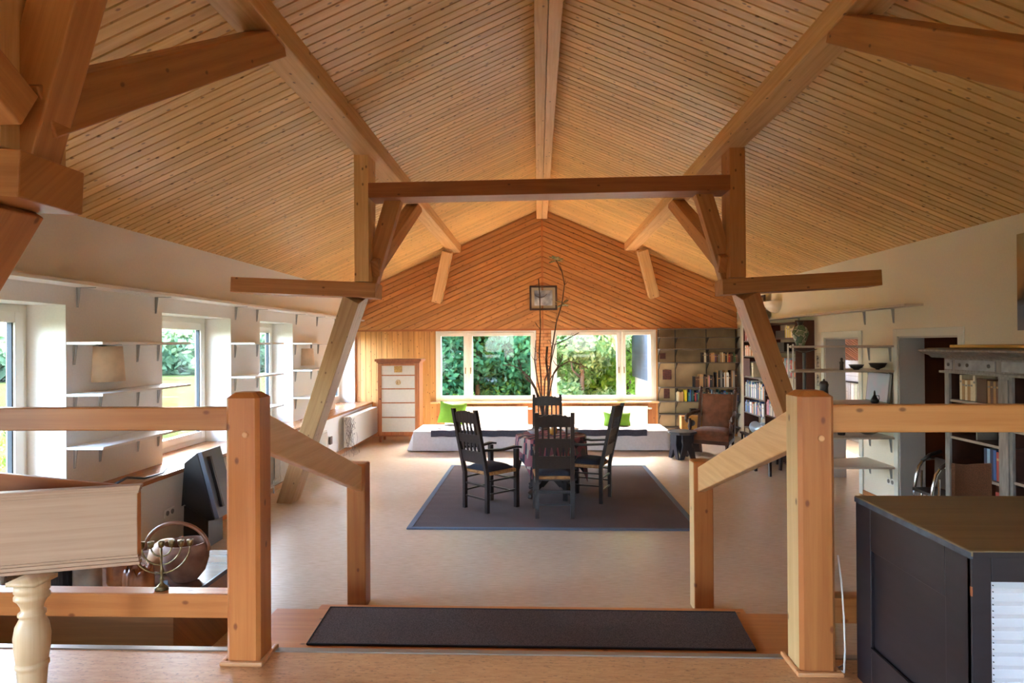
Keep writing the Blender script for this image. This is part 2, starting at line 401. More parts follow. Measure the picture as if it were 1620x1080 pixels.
# gable wall, upper part: boards rising to the middle
zg = 2.27; Y = YB
struct(MB().box(-4.3, 4.45, Y+.02, Y+.3, zg-.02, zg+.02).prism([(-4.3, zg), (4.45, zg), (4.45, ez(4.45)), (RX, RZ+.03), (-4.3, ez(-4.3))], Y+.02, Y+.3, 'y').build('wall_gable', GABLE))
for sgn in (1, -1):
    u = Vector((c_, 0, sgn*s_)); nn = Vector((0, -1, 0)); v = nn.cross(u); M = frameM((RX, Y+.004, zg), u, v)
    P = [(XL, zg), (RX-.015, zg), (RX-.015, RZ), (XL, ez(XL))] if sgn > 0 else [(RX+.015, zg), (XR, zg), (XR, ez(XR)), (RX+.015, RZ)]
    P = [inv2(M, (x, Y, z)) for x, z in P]
    struct(boards('wall_back', P, .1, M, GABLE, gap=.018, th=.032, back=.01))
struct(MB().box(RX-.02, RX+.02, Y-.03, Y, zg, RZ-.25).build('trim_3', wood('gable_trim', (176, 100, 50), (196, 122, 66), axis='Z', knots=.1)))
struct(MB().box(XL, XR, Y-.03, Y+.002, zg-.035, zg+.005).build('trim_4', wood('gable_trim_x', (170, 96, 48), (190, 116, 62), axis='X', knots=.1)))

# back wall, lower part: two windows, boards, a brick strip between
WB = [(-2.17, -.04), (.28, 2.47)]; zb0, zb1 = .74, 2.24
core = MB()
for a, b in ((-4.3, WB[0][0]), (WB[0][1], WB[1][0]), (WB[1][1], 4.45)): core.box(a, b, Y+.03, Y+.3, 0, zg)
for a, b in WB: core.box(a, b, Y+.03, Y+.3, 0, zb0).box(a, b, Y+.03, Y+.3, zb1, zg)
struct(core.build('wall_lower', WALLB))
M = frameM((0, Y+.012, 0), (0, 0, 1), (-1, 0, 0))
struct(boards('wall_panel', [(0, -WB[0][0]), (0, -XL), (2.24, -XL), (2.24, -WB[0][0])], .115, M, WALLB, gap=.007, th=.014, back=.02))
struct(boards('wall_panel', [(0, -XR), (0, -2.47), (2.24, -2.47), (2.24, -XR)], .115, M, WALLB, gap=.007, th=.012, back=.02))
for a, b in WB: struct(boards('wall_panel', [(0, -b), (0, -a), (zb0-.03, -a), (zb0-.03, -b)], .115, M, wood('apron_pine', (186, 112, 56), (206, 138, 78), board=.115, knots=.35), gap=.007, th=.012, back=.02))
# brick slips
bk, bn, bl, bb = newmat('brick_slips'); tcx = bn.new('ShaderNodeTexCoord'); nz = bn.new('ShaderNodeTexNoise'); nz.inputs['Scale'].default_value = 7; bl.new(tcx.outputs['Object'], nz.inputs[0])
bl.new(ramp(bn, bl, nz.outputs[0], [(.35, lin((186, 118, 70))), (.65, lin((220, 164, 112)))]), bb.inputs['Base Color']); bb.inputs['Roughness'].default_value = .8
m_ = MB(); r_ = 0; z = 0.0
while z < zg-.05:
    x = -.04+(0 if r_ % 2 else -.08)
    while x < .28:
        a, b = max(x+.004, -.035), min(x+.156, .275)
        if b-a > .02: m_.box(a, b, Y-.012, Y+.03, z+.004, z+.066)
        x += .16
    z += .07; r_ += 1
struct(m_.build('wall_pillar', bk))
struct(MB().box(-.04, .28, Y-.004, Y+.05, 0, zg-.04).build('wall_mortar', plain('mortar', (104, 66, 44), .9)))

def back_window(n_, x0, x1, split):
    w = thing('window_%d' % n_, 'x', 'x', ((x0+x1)/2, Y, zb0)); del w['label']; del w['category']; w['kind'] = 'structure'
    y0, y1 = Y-.03, Y+.10; f = .05
    m_ = MB(); m_.box(x0, x0+f, y0, y1, zb0, zb1).box(x1-f, x1, y0, y1, zb0, zb1).box(x0+f, x1-f, y0, y1, zb0, zb0+f).box(x0+f, x1-f, y0, y1, zb1-f, zb1).box(split-.028, split+.028, y0, y1, zb0+f, zb1-f)
    m_.build('window_frame', FRAME, w, bevel=.004)
    for a, b in ((x0+f-.008, split-.02), (split+.02, x1-f+.008)):
        g = .072; c, d = zb0+f-.008, zb1-f+.008
        s = MB(); s.box(a, a+g, y0-.012, y1-.03, c, d).box(b-g, b, y0-.012, y1-.03, c, d).box(a+g, b-g, y0-.012, y1-.03, c, c+g).box(a+g, b-g, y0-.012, y1-.03, d-g, d)
        sh = s.build('sash', FRAME, w, bevel=.006)
        p_ = MB().box(a+g-.008, b-g+.008, Y+.03, Y+.036, c+g-.008, d-g+.008).build('pane', glass_mat(), sh)
    for sx in (-1, 1):
        MB().box(split+sx*.055-.01, split+sx*.055+.01, y0-.055, y0-.012, 1.42, 1.46).box(split+sx*.055-.01, split+sx*.055+.01, y0-.055, y0-.04, 1.33, 1.44).build('handle', plain('brass_handle', (170, 140, 96), .35, metal=.7), w)
back_window(7, WB[0][0], WB[0][1], -1.48)
back_window(8, WB[1][0], WB[1][1], 1.745)
for a, b in ((WB[0][0]-.10, WB[0][1]+.05), (WB[1][0]-.05, WB[1][1]+.06)):
    struct(MB().box(a, b, Y-.16, Y+.03, .705, zb0+.004).build('trim_5', wood('window_board', (206, 156, 112), (226, 184, 142), knots=.1, rough=.3), bevel=.008))
struct(MB().box(-3.6, -2.3, Y-.02, Y, 0, .07).box(2.5, 4.1, Y-.02, Y, 0, .07).build('baseboard_back', SILLX))
struct(MB().box(XL, XL+.02, Y-.04, Y, ZL, 2.24).build('trim_6', wood('corner_trim', (176, 112, 60), (196, 132, 76), axis='Z', knots=.1)))

# ------------------------------------------------------------------ rooms behind the doors
KW = plain('kitchen_wall', (206, 206, 206), .6)
m_ = MB(); m_.box(6.2, 6.3, 8.0, 13.3, 0, 2.9).box(4.43, 6.3, 7.90, 8.0, 0, 2.9).box(4.43, 6.3, 13.3, 13.4, 0, 1.4).box(5.7, 6.3, 13.3, 13.4, 1.4, 2.9).box(4.43, 5.2, 13.3, 13.4, 1.4, 2.9).box(4.43, 6.3, 7.9, 13.4, 2.9, 3.0)  # gap in the end wall: unseen opening added to daylight the kitchen
struct(m_.build('wall_kitchen', KW))
# tiles
tm = MB()
for i in range(26):
    for j in range(10): tm.box(6.19, 6.2, 8.05+i*.19+.003, 8.05+(i+1)*.19-.003, j*.16+.003, (j+1)*.16-.003)
struct(tm.build('wall_tiles', plain('white_tile', (214, 212, 208), .2)))
struct(MB().box(6.192, 6.2, 8.0, 13, 0, 1.6).build('wall_grout', plain('grout', (120, 112, 106), .8)))
u = Vector((-.80, 0, .6)); M = frameM((6.2, 8.0, 1.6), u, (0, 1, 0))
struct(boards('ceiling_kitchen', [(0, 0), (2.0, 0), (2.0, 5), (0, 5)], .12, M, wood('kitchen_pine', (128, 76, 46), (150, 96, 60), board=.12, knots=.2), gap=.03, th=.02, back=.05))
BRWALL = wood('stairwell_boards', (118, 68, 42), (146, 92, 60), board=.16, knots=.4, rough=.6)
m2 = MB(); m2.box(5.3, 5.4, 4.5, 7.9, -.2, 2.9).box(4.43, 6.5, 4.4, 4.5, -.2, 2.9).box(4.43, 6.5, 4.4, 7.9, 2.55, 2.65).box(4.43, 6.5, 7.86, 7.895, -.2, 2.9)
struct(m2.build('wall_stairwell', BRWALL))
beam('brace', (5.22, 7.75, 1.3), (5.22, 6.2, 2.5), .14, .2, wood('stairwell_beam', (84, 48, 30), (108, 64, 42), knots=.2), None)['kind'] = 'structure'
bpy.data.objects['brace'].name = 'trim_7'
# ------------------------------------------------------------------ roof timbers
PW = .22
def purlin(x0, x1, zb, label):
    m_ = MB(); L = YB+4.0
    t = thing('roof_purlin', label, 'roof beam', ((x0+x1)/2, 5, zb))
    xi, xo = (x1, x0) if x1 < 0 else (x0, x1)
    o = MB()
    # local frame: X along the room
    q = [(xo, zb), (xi, zb), (xi, ez(xi)+.01), (xo, ez(xo)+.01)]
    vs = [(y, -x, z) for y in (-4.0, YB) for x, z in q]
    o.add(vs, [(0, 1, 2, 3), (7, 6, 5, 4), (0, 4, 5, 1), (1, 5, 6, 2), (2, 6, 7, 3), (3, 7, 4, 0)])
    b = o.build('timber', BEAM, None, bevel=.008); b.parent = t
    M = Matrix.Rotation(PI/2, 4, 'Z'); b.matrix_basis = PM[t.name].inverted() @ M
    return t
purlin(-1.86, -1.62, 3.90, 'long pine purlin under the ceiling on the window-wall side')
purlin(1.83, 2.07, 3.90, 'long pine purlin under the ceiling on the doorway side')
t = thing('ridge_beam', 'twin pine ridge beam along the peak of the ceiling', 'roof beam', (RX, 5, 4.6))
for dx, m_, nm in ((-.058, BEAM, 'plank'), (.058, wood('ridge_pine', (210, 156, 98), (232, 190, 136), knots=.25), 'plank')):
    beam(nm, (RX+dx-.0, -4.0, 4.70), (RX+dx, YB, 4.70), .112, .22, m_, t)

def truss(y, label):
    t = thing('roof_truss', label, 'roof truss', (0, y, 0))
    d = .29; y0 = y; y1 = y+d; ym = (y0+y1)/2
    zb = 0.0 if y > 3 else .5
    for s, xi in ((-1, -1.66), (1, 1.85)):
        xo = -3.17 if s < 0 else 3.41
        z0, z1 = 2.51, 2.665
        hb = beam('hammer_beam', (xi, ym, (2.43+2.59)/2), (xo, ym, (z0+z1)/2), d, .155, BEAMD, t)
        px = -1.80 if s < 0 else 2.005
        beam('post', (px, ym, 2.60), (px, ym, 3.905), .155 if s > 0 else .15, d, BEAM if s < 0 else BEAMD, t, up=(0, 1, 0))
        # leaning strut down to the floor
        tx = -1.90 if s < 0 else 2.12
        fx = -3.155 if s < 0 else 3.40
        if y > 3:
            beam('strut', (tx, ym+.02, 2.47), (fx, 7.85, .0), .185, .27, wood('strut_pine', (176, 132, 84), (208, 170, 122), knots=.35) if s < 0 else BEAMD, t, up=(0, 1, 0))
        else:
            beam('strut', (tx+.02, ym, 2.47), (fx, ym+.05, .5), .185, .27, BEAMD, t, up=(0, 1, 0))
        # brace up to the tie beam, brace along the purlin
        bx = -1.66 if s < 0 else 1.86
        tb = -1.44 if s < 0 else 1.66
        beam('tie_brace', (-1.77 if s < 0 else 1.97, ym+(.07 if y > 3 else .0), 2.60), (-1.50 if s < 0 else 1.71, ym+(.07 if y > 3 else .0), 3.50), .17, .13, BEAMD, t, up=(0, 1, 0))
        sx = -1.73 if s < 0 else 1.93
        beam('purlin_brace', (sx, y0+.10, 2.74), (sx, y0+(2.55 if y > 3 else 2.1), 3.93), .17, .17, BEAMD, t, up=(1, 0, 0))
        if y < 3: beam('purlin_brace', (sx, y0+.03, 2.72), (sx, y0-2.0, 3.93), .14, .17, BEAMD, t, up=(1, 0, 0))
    beam('tie_beam', (-1.73, ym, 3.535), (1.94, ym, 3.555), d, .155, wood('tie_pine', (150, 84, 46), (176, 108, 62), knots=.25), t)
    return t
truss(6.40, 'pine roof truss with tie beam, posts and leaning struts beyond the stairs')
truss(1.96, 'nearer pine roof truss whose stub beam and brace hang over the platform')
for s, (a, b) in ((-1, ((-1.84, 12.90, 3.86), (-2.12, 13.22, 2.85))), (1, ((2.12, 12.90, 3.84), (2.41, 13.22, 2.91)))):
    o = beam('gable_strut', a, b, .20, .2, BEAM, None, up=(0, 1, 0))
    tag(o, 'short slanted pine strut under the purlin, %s of the hanging picture on the gable' % ('left' if s < 0 else 'right'), 'strut')

# ------------------------------------------------------------------ stair railing
def chamfer_sq(x0, x1, y0, y1, c):
    return [(x0+c, y0), (x1-c, y0), (x1, y0+c), (x1, y1-c), (x1-c, y1), (x0+c, y1), (x0, y1-c), (x0, y0+c)]
def newel(t, x0, x1, y0, y1, z0, z1, c, cap, nm='newel_post', mat=None):
    m_ = MB(); P = chamfer_sq(x0, x1, y0, y1, c); q = chamfer_sq(x0+cap, x1-cap, y0+cap, y1-cap, c*.6)
    n = 8; vs = [(x, y, z0) for x, y in P]+[(x, y, z1-cap*.8) for x, y in P]+[(x, y, z1) for x, y in q]
    fs = [tuple(range(8))[::-1], tuple(range(16, 24))]+[(i, (i+1) % 8, (i+1) % 8+8, i+8) for i in range(8)]+[(i+8, (i+1) % 8+8, (i+1) % 8+16, i+16) for i in range(8)]
    m_.add(vs, fs); return m_.build(nm, mat or NEWEL_Z, t)
def base_trim(t, x0, x1, y0, y1, z):
    m_ = MB(); w_ = .022; h = .02
    m_.box(x0-w_, x1+w_, y0-w_, y0, z, z+h).box(x0-w_, x0, y0, y1+w_, z, z+h).box(x1, x1+w_, y0, y1+w_, z, z+h)
    m_.build('base_trim', wood('base_trim', (200, 136, 84), (220, 160, 108), knots=0), t, bevel=.006)
def peg(t, x, y, z):
    MB().lathe([(.014, 0), (.014, .006), (.010, .008)], (x, y, z), 14, Vector((0, -1, 0))).build('peg', plain('peg_wood', (214, 160, 112), .5), t)
railL = thing('stair_railing', 'orange pine stair railing on the window side, its lower rail carrying the menorah', 'railing', (-1.35, 3.6, .5))
nwL = newel(railL, -1.43, -1.275, 2.83, 2.975, .5, 1.735, .016, .03)
base_trim(nwL, -1.43, -1.275, 2.83, 2.975, .5); peg(nwL, -1.335, 2.83, 1.545)
beam('top_rail', (-1.43, 2.90, 1.612), (-4.0, 2.90, 1.612), .06, .108, NEWEL_X, railL)
beam('lower_rail', (-1.43, 2.90, .752), (-4.0, 2.90, .752), .085, .112, NEWEL_X, railL)
newel(railL, -1.43, -1.29, 4.65, 4.79, 0, 1.065, .006, .01, 'lower_post')
m_ = MB(); LIGHTRAIL = wood('handrail_pine', (206, 150, 94), (230, 186, 134), axis='Y', knots=0, rough=.3)
def hrail(t, x0, x1):
    m_ = MB(); y0, y1 = 2.975, 4.66
    m_.hexa([(x0, y0, 1.455), (x1, y0, 1.455), (x1, y1, .865), (x0, y1, .865)], [(x0, y0, 1.64), (x1, y0, 1.64), (x1, y1, 1.045), (x0, y1, 1.045)])
    m_.build('handrail', LIGHTRAIL, t, bevel=.006)
hrail(railL, -1.37, -1.315)
railR = thing('stair_railing', 'orange pine stair railing on the side of the dark cabinet', 'railing', (1.2, 3.6, .5))
nwR = newel(railR, 1.135, 1.29, 2.81, 2.965, .5, 1.735, .016, .03)
base_trim(nwR, 1.135, 1.29, 2.81, 2.965, .5); peg(nwR, 1.23, 2.81, 1.53)
beam('top_rail', (1.29, 2.90, 1.608), (4.15, 2.90, 1.608), .06, .122, wood('rail_pine_b', (196, 126, 64), (214, 150, 88), knots=.3), railR)
beam('lower_rail', (1.29, 2.90, .76), (4.15, 2.90, .76), .085, .112, NEWEL_X, railR)
newel(railR, 1.125, 1.265, 4.65, 4.79, 0, 1.085, .006, .01, 'lower_post')
hrail(railR, 1.155, 1.21)
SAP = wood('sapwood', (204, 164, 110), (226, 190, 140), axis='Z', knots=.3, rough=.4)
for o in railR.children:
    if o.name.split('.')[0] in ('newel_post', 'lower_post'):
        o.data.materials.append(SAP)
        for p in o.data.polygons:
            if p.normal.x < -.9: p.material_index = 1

# ------------------------------------------------------------------ shelves on the window wall
BR = plain('shelf_bracket_paint', (170, 172, 170), .45)
SHW = plain('white_board', (236, 234, 230), .4)
SHE = plain('board_core', (206, 186, 160), .6)
def bracket(t, y, z, dx=-1, x=XL, L=.17):
    s = 1 if x < 0 else -1; m_ = MB()
    m_.box(x, x+s*.006, y-.012, y+.012, z-.17, z).box(x, x+s*L, y-.01, y+.01, z-.006, z)
    m_.prism([(x, z-.16), (x+s*.012, z-.16), (x+s*.03, z-.006), (x, z-.006)], y-.004, y+.004, 'y')
    m_.build('bracket', BR, t)
def wall_shelf(name, label, y0, y1, z, dep, brs, th=.022, group=None):
    t = thing(name, label, 'shelf', (XL, (y0+y1)/2, z), 0, group)
    MB().box(XL, XL+dep, y0, y1, z, z+th).build('board', SHW, t, bevel=.002)
    for b in brs: bracket(t, b, z, L=min(.2, dep-.06))
    return t
wall_shelf('wall_shelf', 'very long white shelf running above all the niche windows', -1.5, 13.3, 2.455, .22, [3.45, 5.2, 6.3, 8.0, 8.62, 10.05, 11.0, 12.0, 13.2], .03, 'white shelves on the window wall')
HN = ('topmost', 'middle', 'lowest')
for nm, y0, y1, bs in (('first', 5.075, 6.4, (5.16, 5.47, 6.0, 6.33)), ('second', 7.885, 8.8, (7.98, 8.62)), ('third', 9.915, 11.1, (10.0, 10.7, 11.05))):
    where = {'first': 'on the widest pier by the parchment lamp', 'second': 'on the narrow pier between two windows', 'third': 'on the far pier behind the leaning strut'}[nm]
    for k, z in enumerate((1.97, 1.54, 1.10)):
        wall_shelf('wall_shelf', '%s small white shelf %s' % (HN[k], where), y0, y1, z, .31, bs, .022, 'white shelves on the window wall')
# parchment wall lamps
def shade_lamp(y0, y1, z0, z1, label, glow):
    t = thing('wall_lamp', label, 'wall lamp', (XL, (y0+y1)/2, z0), 0)
    sh = plain('parchment_shade', (226, 196, 160), .6, noise=.1, nscale=12)
    m_ = MB(); n = 10; yc = (y0+y1)/2; hw = (y1-y0)/2
    vs = []; 
    for z, k in ((z0, 1.0), (z1, .86)):
        for o_ in (0, .006):
            for i in range(n+1):
                a = PI*i/n; vs.append((XL+(.15*k-o_)*math.sin(a)+.002, yc-(hw*k-o_)*math.cos(a), z))
    w_ = n+1; fs = []
    for i in range(n):
        fs += [(i, i+1, 2*w_+i+1, 2*w_+i), (w_+i+1, w_+i, 3*w_+i, 3*w_+i+1), (2*w_+i, 2*w_+i+1, 3*w_+i+1, 3*w_+i), (i+1, i, w_+i, w_+i+1)]
    m_.add(vs, fs); m_.build('lamp_shade', sh, t, smooth=True)
    MB().box(XL, XL+.03, yc-.03, yc+.03, (z0+z1)/2-.04, (z0+z1)/2+.04).lathe([(.02, 0), (.028, .03), (.02, .06), (.0, .07)], (XL+.07, yc, (z0+z1)/2-.03), 12).build('bulb_holder', SHW, t)
shade_lamp(5.36, 5.72, 1.64, 1.955, 'parchment half-round wall lamp under the topmost shelf of the widest pier', 1)
shade_lamp(10.25, 10.62, 1.62, 1.90, 'small wedge-shaped parchment wall lamp under the topmost shelf of the far pier', 0)
# sockets
def socket(x, y, z, n_, label, s=1):
    t = thing('wall_socket', label, 'socket', (x, y, z))
    MB().box(x, x+s*.012, y-.04*n_, y+.04*n_, z-.04, z+.04).build('plate', plain('socket_plate', (228, 226, 220), .35), t, bevel=.004)
    pl_ = t.children[0]
    for k in range(n_):
        yy = y-.04*n_+.04+.08*k
        MB().lathe([(.024, 0), (.024, .004), (.004, .001)], (x+s*.012, yy, z), 14, Vector((s, 0, 0))).build('outlet', plain('socket_hole', (120, 118, 116), .5), pl_)
    return t
socket(-3.55, 5.93, .36, 2, 'double white wall socket under the window ledge behind the wicker basket')
socket(XR, 7.63, .30, 2, 'double white wall socket low on the pier between the doorways', -1)
# radiators
def radiator(t, ax, a, b, c, z0, z1, th=.06):
    """panel radiator; ax 'x' = runs along x at y=c facing -y; 'y' = runs along y at x=c facing +x"""
    RW = plain('radiator_enamel', (236, 234, 226), .35)
    def bx(m_, u0, u1, d0, d1, w0, w1):
        if ax == 'x': m_.box(u0, u1, c+d0, c+d1, w0, w1)
        else: m_.box(c-d1, c-d0, u0, u1, w0, w1)
    m_ = MB(); bx(m_, a, b, .006, th, z0, z1); bd = m_.build('body', RW, t, bevel=.004)
    m_ = MB(); k = a+.02
    while k < b-.03:
        bx(m_, k, k+.020, -.012, .007, z0+.02, z1-.02); k += .040
    m_.build('fins', RW, bd)
    m_ = MB(); bx(m_, a-.004, b+.004, -.004, th+.004, z1-.012, z1+.004); m_.build('top_grille', RW, bd)
    m_ = MB()
    if ax == 'x': m_.lathe([(.018, 0), (.024, .02), (.024, .07), (.014, .085)], (b+.005, c+.03, z1-.04), 12, Vector((1, 0, 0)))
    else: m_.lathe([(.018, 0), (.024, .02), (.024, .07), (.014, .085)], (c-.03, a-.002, z0+.05), 12, Vector((0, -1, 0)))
    m_.build('valve', plain('valve_plastic', (226, 222, 214), .3), bd)
for a, b, l in ((-1.96, -.22, 'white ribbed radiator under the back window beside the green cushion'), (.50, 2.26, 'white ribbed radiator under the back window nearer the metal shelves')):
    t = thing('radiator', l, 'radiator', ((a+b)/2, 13.2, .24), 0, 'radiators'); radiator(t, 'x', a, b, 13.18, .24, .645)
    m_ = MB(); m_.box(a+.2, a+.23, 13.24, 13.37, .3, .5).box(b-.23, b-.2, 13.24, 13.37, .3, .5).build('wall_bracket', SHW, t)
for a, b, z1, c, l in ((3.9, 5.05, .56, -3.46, 'white radiator behind the wicker basket on the window wall'), (8.3, 10.2, .56, -3.45, 'long white radiator behind the foot of the leaning strut'), (11.2, 13.05, .66, -3.36, 'thick white radiator with tangled wire nearest the Japanese style cabinet')):
    t = thing('radiator', l, 'radiator', (c, (a+b)/2, .12), 0, 'radiators'); radiator(t, 'y', a, b, c, .12, z1, .07 if c < -3.4 else .13)
# heating pipes with valve
t = thing('heating_pipe', 'thin white heating pipes along the base of the window wall', 'pipe', (-3.5, 7.5, 0))
MB().tube([(-3.50, 6.6, .09), (-3.50, 8.22, .09)], .008).tube([(-3.50, 6.6, .12), (-3.50, 8.22, .12)], .008).tube([(-3.5, 8.22, .0), (-3.5, 8.22, .17)], .009).build('pipe', SHW, t, smooth=True)
# tangle of wire by the thick radiator
m_ = MB(); rr = random.Random(3)
for k in range(16):
    p = Vector((-3.36, 11.1+rr.uniform(-.05, .15), .45+rr.uniform(-.1, .15))); pts = [p.copy()]
    for i in range(12):
        p = p+Vector((rr.uniform(-.03, .04), rr.uniform(-.09, .07), rr.uniform(-.13, .09))); p.z = max(.012, p.z); p.x = min(max(p.x, -3.45), -3.2); p.y = min(p.y, 11.18); pts.append(p.copy())
    m_.tube(pts, .0022, 4)
solo(m_, 'wire_tangle', plain('thin_wire', (96, 84, 76), .5), 'tangle of thin dark wire hanging on the end of the thick radiator', 'wire', smooth=True)
# small wooden vent flap
solo(MB().box(-3.53, -3.515, 10.55, 10.66, .27, .40), 'vent_flap', plain('vent_brown', (96, 66, 48), .5), 'small dark vent flap in the low wall before the thick radiator', 'vent')
# ------------------------------------------------------------------ rugs
rg, n, l, b = newmat('sisal_rug'); tc = n.new('ShaderNodeTexCoord')
w1 = n.new('ShaderNodeTexNoise'); w1.inputs['Scale'].default_value = 190; l.new(tc.outputs['Object'], w1.inputs[0])
w2 = n.new('ShaderNodeTexNoise'); w2.inputs['Scale'].default_value = 3; l.new(tc.outputs['Object'], w2.inputs[0])
c = mixc(n, l, .5, ramp(n, l, w1.outputs[0], [(.35, lin((78, 66, 64))), (.65, lin((114, 98, 94)))]), ramp(n, l, w2.outputs[0], [(.3, lin((90, 78, 76))), (.7, lin((102, 88, 86)))]))
l.new(c, b.inputs['Base Color']); b.inputs['Roughness'].default_value = .95; b.inputs['Specular IOR Level'].default_value = .2
bp = n.new('ShaderNodeBump'); bp.inputs['Distance'].default_value = .003; bp.inputs['Strength'].default_value = .5; l.new(w1.outputs[0], bp.inputs['Height']); l.new(bp.outputs[0], b.inputs['Normal'])
t = thing('dining_rug', 'large grey-brown woven rug with blue-grey border under the dining table', 'rug', (.14, 8.4, 0))
m_ = MB()
def rugf(u, v):
    x = -1.36+u*3.0; y = 6.68+v*3.4; rip = .006*max(0, 1-u*5)*math.sin(y*14)**2
    return (x, y, .011+rip)
m_.grid(rugf, 24, 60); m_.box(-1.36, 1.64, 6.68, 10.08, .001, .009); m_.build('pile', rg, t)
BORD = plain('rug_border', (92, 104, 122), .8, noise=.2, nscale=120)
m_ = MB(); m_.box(-1.40, -1.345, 6.65, 10.11, .001, .018).box(1.63, 1.69, 6.65, 10.11, .001, .015).box(-1.40, 1.69, 6.63, 6.69, .001, .015).box(-1.40, 1.69, 10.07, 10.12, .001, .015)
m_.build('border', BORD, t)
t = thing('step_mat', 'dark brown woven mat with black edging lying on the wooden step', 'mat', (-.07, 3.6, .333))
P = [(-1.255, 3.37), (1.13, 3.37), (1.165, 3.83), (-1.285, 3.84)]
MB().prism(P, .334, .343).build('pile', plain('mat_pile', (66, 54, 50), .95, noise=.0, nscale=170, c2=(104, 90, 84), spec=.1, bump=.5), t)
m_ = MB(); m_.tube([(x, y, .340) for x, y in P+[P[0]]], .007, 6); m_.build('edging', plain('mat_edge', (26, 24, 30), .8), t)

# ------------------------------------------------------------------ tall ladder-back dining chair (faces +y)
RUSH = plain('rush_seat', (176, 124, 74), .8, c2=(126, 82, 44), nscale=14, stretch=(1, 9, 1), bump=.5)
CUSH = plain('dark_cushion', (38, 38, 52), .8, noise=.3, nscale=60, bump=.2)
def make_chair(name, label, loc, rz, group):
    t = thing(name, label, 'chair', loc, rz, group); L = dict(world=False)
    rake = lambda z: -.22-.17*max(0, (z-.42))/.76*1.0
    for sx in (-1, 1):
        m_ = MB(); x = sx*.195; w_ = .021
        zs = [0, .42, .8, 1.19]; ysr = [rake(z) for z in zs]
        for k in range(3):
            m_.hexa([(x-w_, ysr[k]-w_, zs[k]), (x+w_, ysr[k]-w_, zs[k]), (x+w_, ysr[k]+w_, zs[k]), (x-w_, ysr[k]+w_, zs[k])], [(x-w_, ysr[k+1]-w_, zs[k+1]), (x+w_, ysr[k+1]-w_, zs[k+1]), (x+w_, ysr[k+1]+w_, zs[k+1]), (x-w_, ysr[k+1]+w_, zs[k+1])])
        m_.build('leg', BLACKW, t, **L)
        x = sx*.225; MB().box(x-.024, x+.024, .20, .25, 0, .69).build('leg', BLACKW, t, **L)
        y_ = rake(.70); m_ = MB()
        q = [(.30, .70), (.22, .715), (.02, .70), (y_, .725)]
        for k in range(3): m_.bar((sx*(.225-.03*k/3), q[k][0], q[k][1]), (sx*(.225-.03*(k+1)/3), q[k+1][0], q[k+1][1]), .05, .024)
        m_.build('armrest', BLACKW, t, **L)
    m_ = MB(); N = 14
    m_.prism([(-.215, -.205), (.215, -.205), (.25, .235), (-.25, .235)], .425, .465); seat_ = m_.build('seat', RUSH, t, bevel=.012, **L)
    m_ = MB()
    def cf(u, v):
        x = (u-.5)*.40; y = (v-.5)*.40; e = max(0, 1-abs(2*u-1)**4)*max(0, 1-abs(2*v-1)**4)
        return (x, y+.0, .467+.062*e**.6)
    m_.grid(cf, 12, 12); m_.grid(lambda u, v: (-(u-.5)*.40, (v-.5)*.40, .467), 1, 1); m_.build('cushion', CUSH, seat_, smooth=True, **L)
    # back boards follow the rake
    def board(nm, z0, z1, scal=False, x=.18):
        m_ = MB(); k = 24 if scal else 1
        for i in range(k):
            xa, xb = -x+2*x*i/k, -x+2*x*(i+1)/k
            def top(xx): return z1+((.028*(1-(xx/x)**2)+.006*math.sin(abs(xx)*120)) if scal else 0)
            ya, yb, th = rake(z0), rake(z1), .011
            m_.hexa([(xa, ya-th, z0), (xb, ya-th, z0), (xb, ya+th, z0), (xa, ya+th, z0)], [(xa, yb-th, top(xa)), (xb, yb-th, top(xb)), (xb, yb+th, top(xb)), (xa, yb+th, top(xa))])
        m_.build(nm, BLACKW, t, **L)
    board('crest_rail', 1.03, 1.14, True); board('back_rail', .80, .90); board('back_rail', .56, .70)
    for z0, z1 in ((.90, 1.03), (.70, .80)):
        for i in range(5):
            x = -.13+.065*i; m_ = MB()
            if z0 > .8: m_.hexa(*[[(x-.011, rake(z)-.008, z), (x+.011, rake(z)-.008, z), (x+.011, rake(z)+.008, z), (x-.011, rake(z)+.008, z)] for z in (z0, z1)])
            else: m_.hexa(*[[(x-h, rake(z)-.008, z), (x+h, rake(z)-.008, z), (x+h, rake(z)+.008, z), (x-h, rake(z)+.008, z)] for z, h in ((z0, .008), (z1, .026))])
            m_.build('spindle', BLACKW, t, **L)
    for z in (.15, .30):
        MB().bar((-.2, -.22, z), (.2, -.22, z), .018, .018).build('stretcher', BLACKW, t, **L)
        MB().bar((-.22, .225, z+.03), (.22, .225, z+.03), .018, .018).build('stretcher', BLACKW, t, **L)
        for sx in (-1, 1): MB().bar((sx*.197, -.22, z+.06), (sx*.225, .225, z+.06), .018, .018).build('stretcher', BLACKW, t, **L)
    return t
GC = 'dining chairs around the table'
ch = make_chair('dining_chair', 'black tall-backed dining chair seen square from behind, on the near side of the table', (.175, 7.27, .012), 0, GC)
dup(ch, (-.585, 7.52, .016), -math.radians(43), 'black tall-backed dining chair turned half sideways beside the cushion side of the table', GC)
dup(ch, (.62, 7.96, .012), math.radians(68), 'black tall-backed dining chair seen in profile, on the shelf side of the table', GC)
dup(ch, (.13, 8.98, .012), PI, 'black tall-backed dining chair on the far side, mostly hidden by the table and nearer chair', GC)

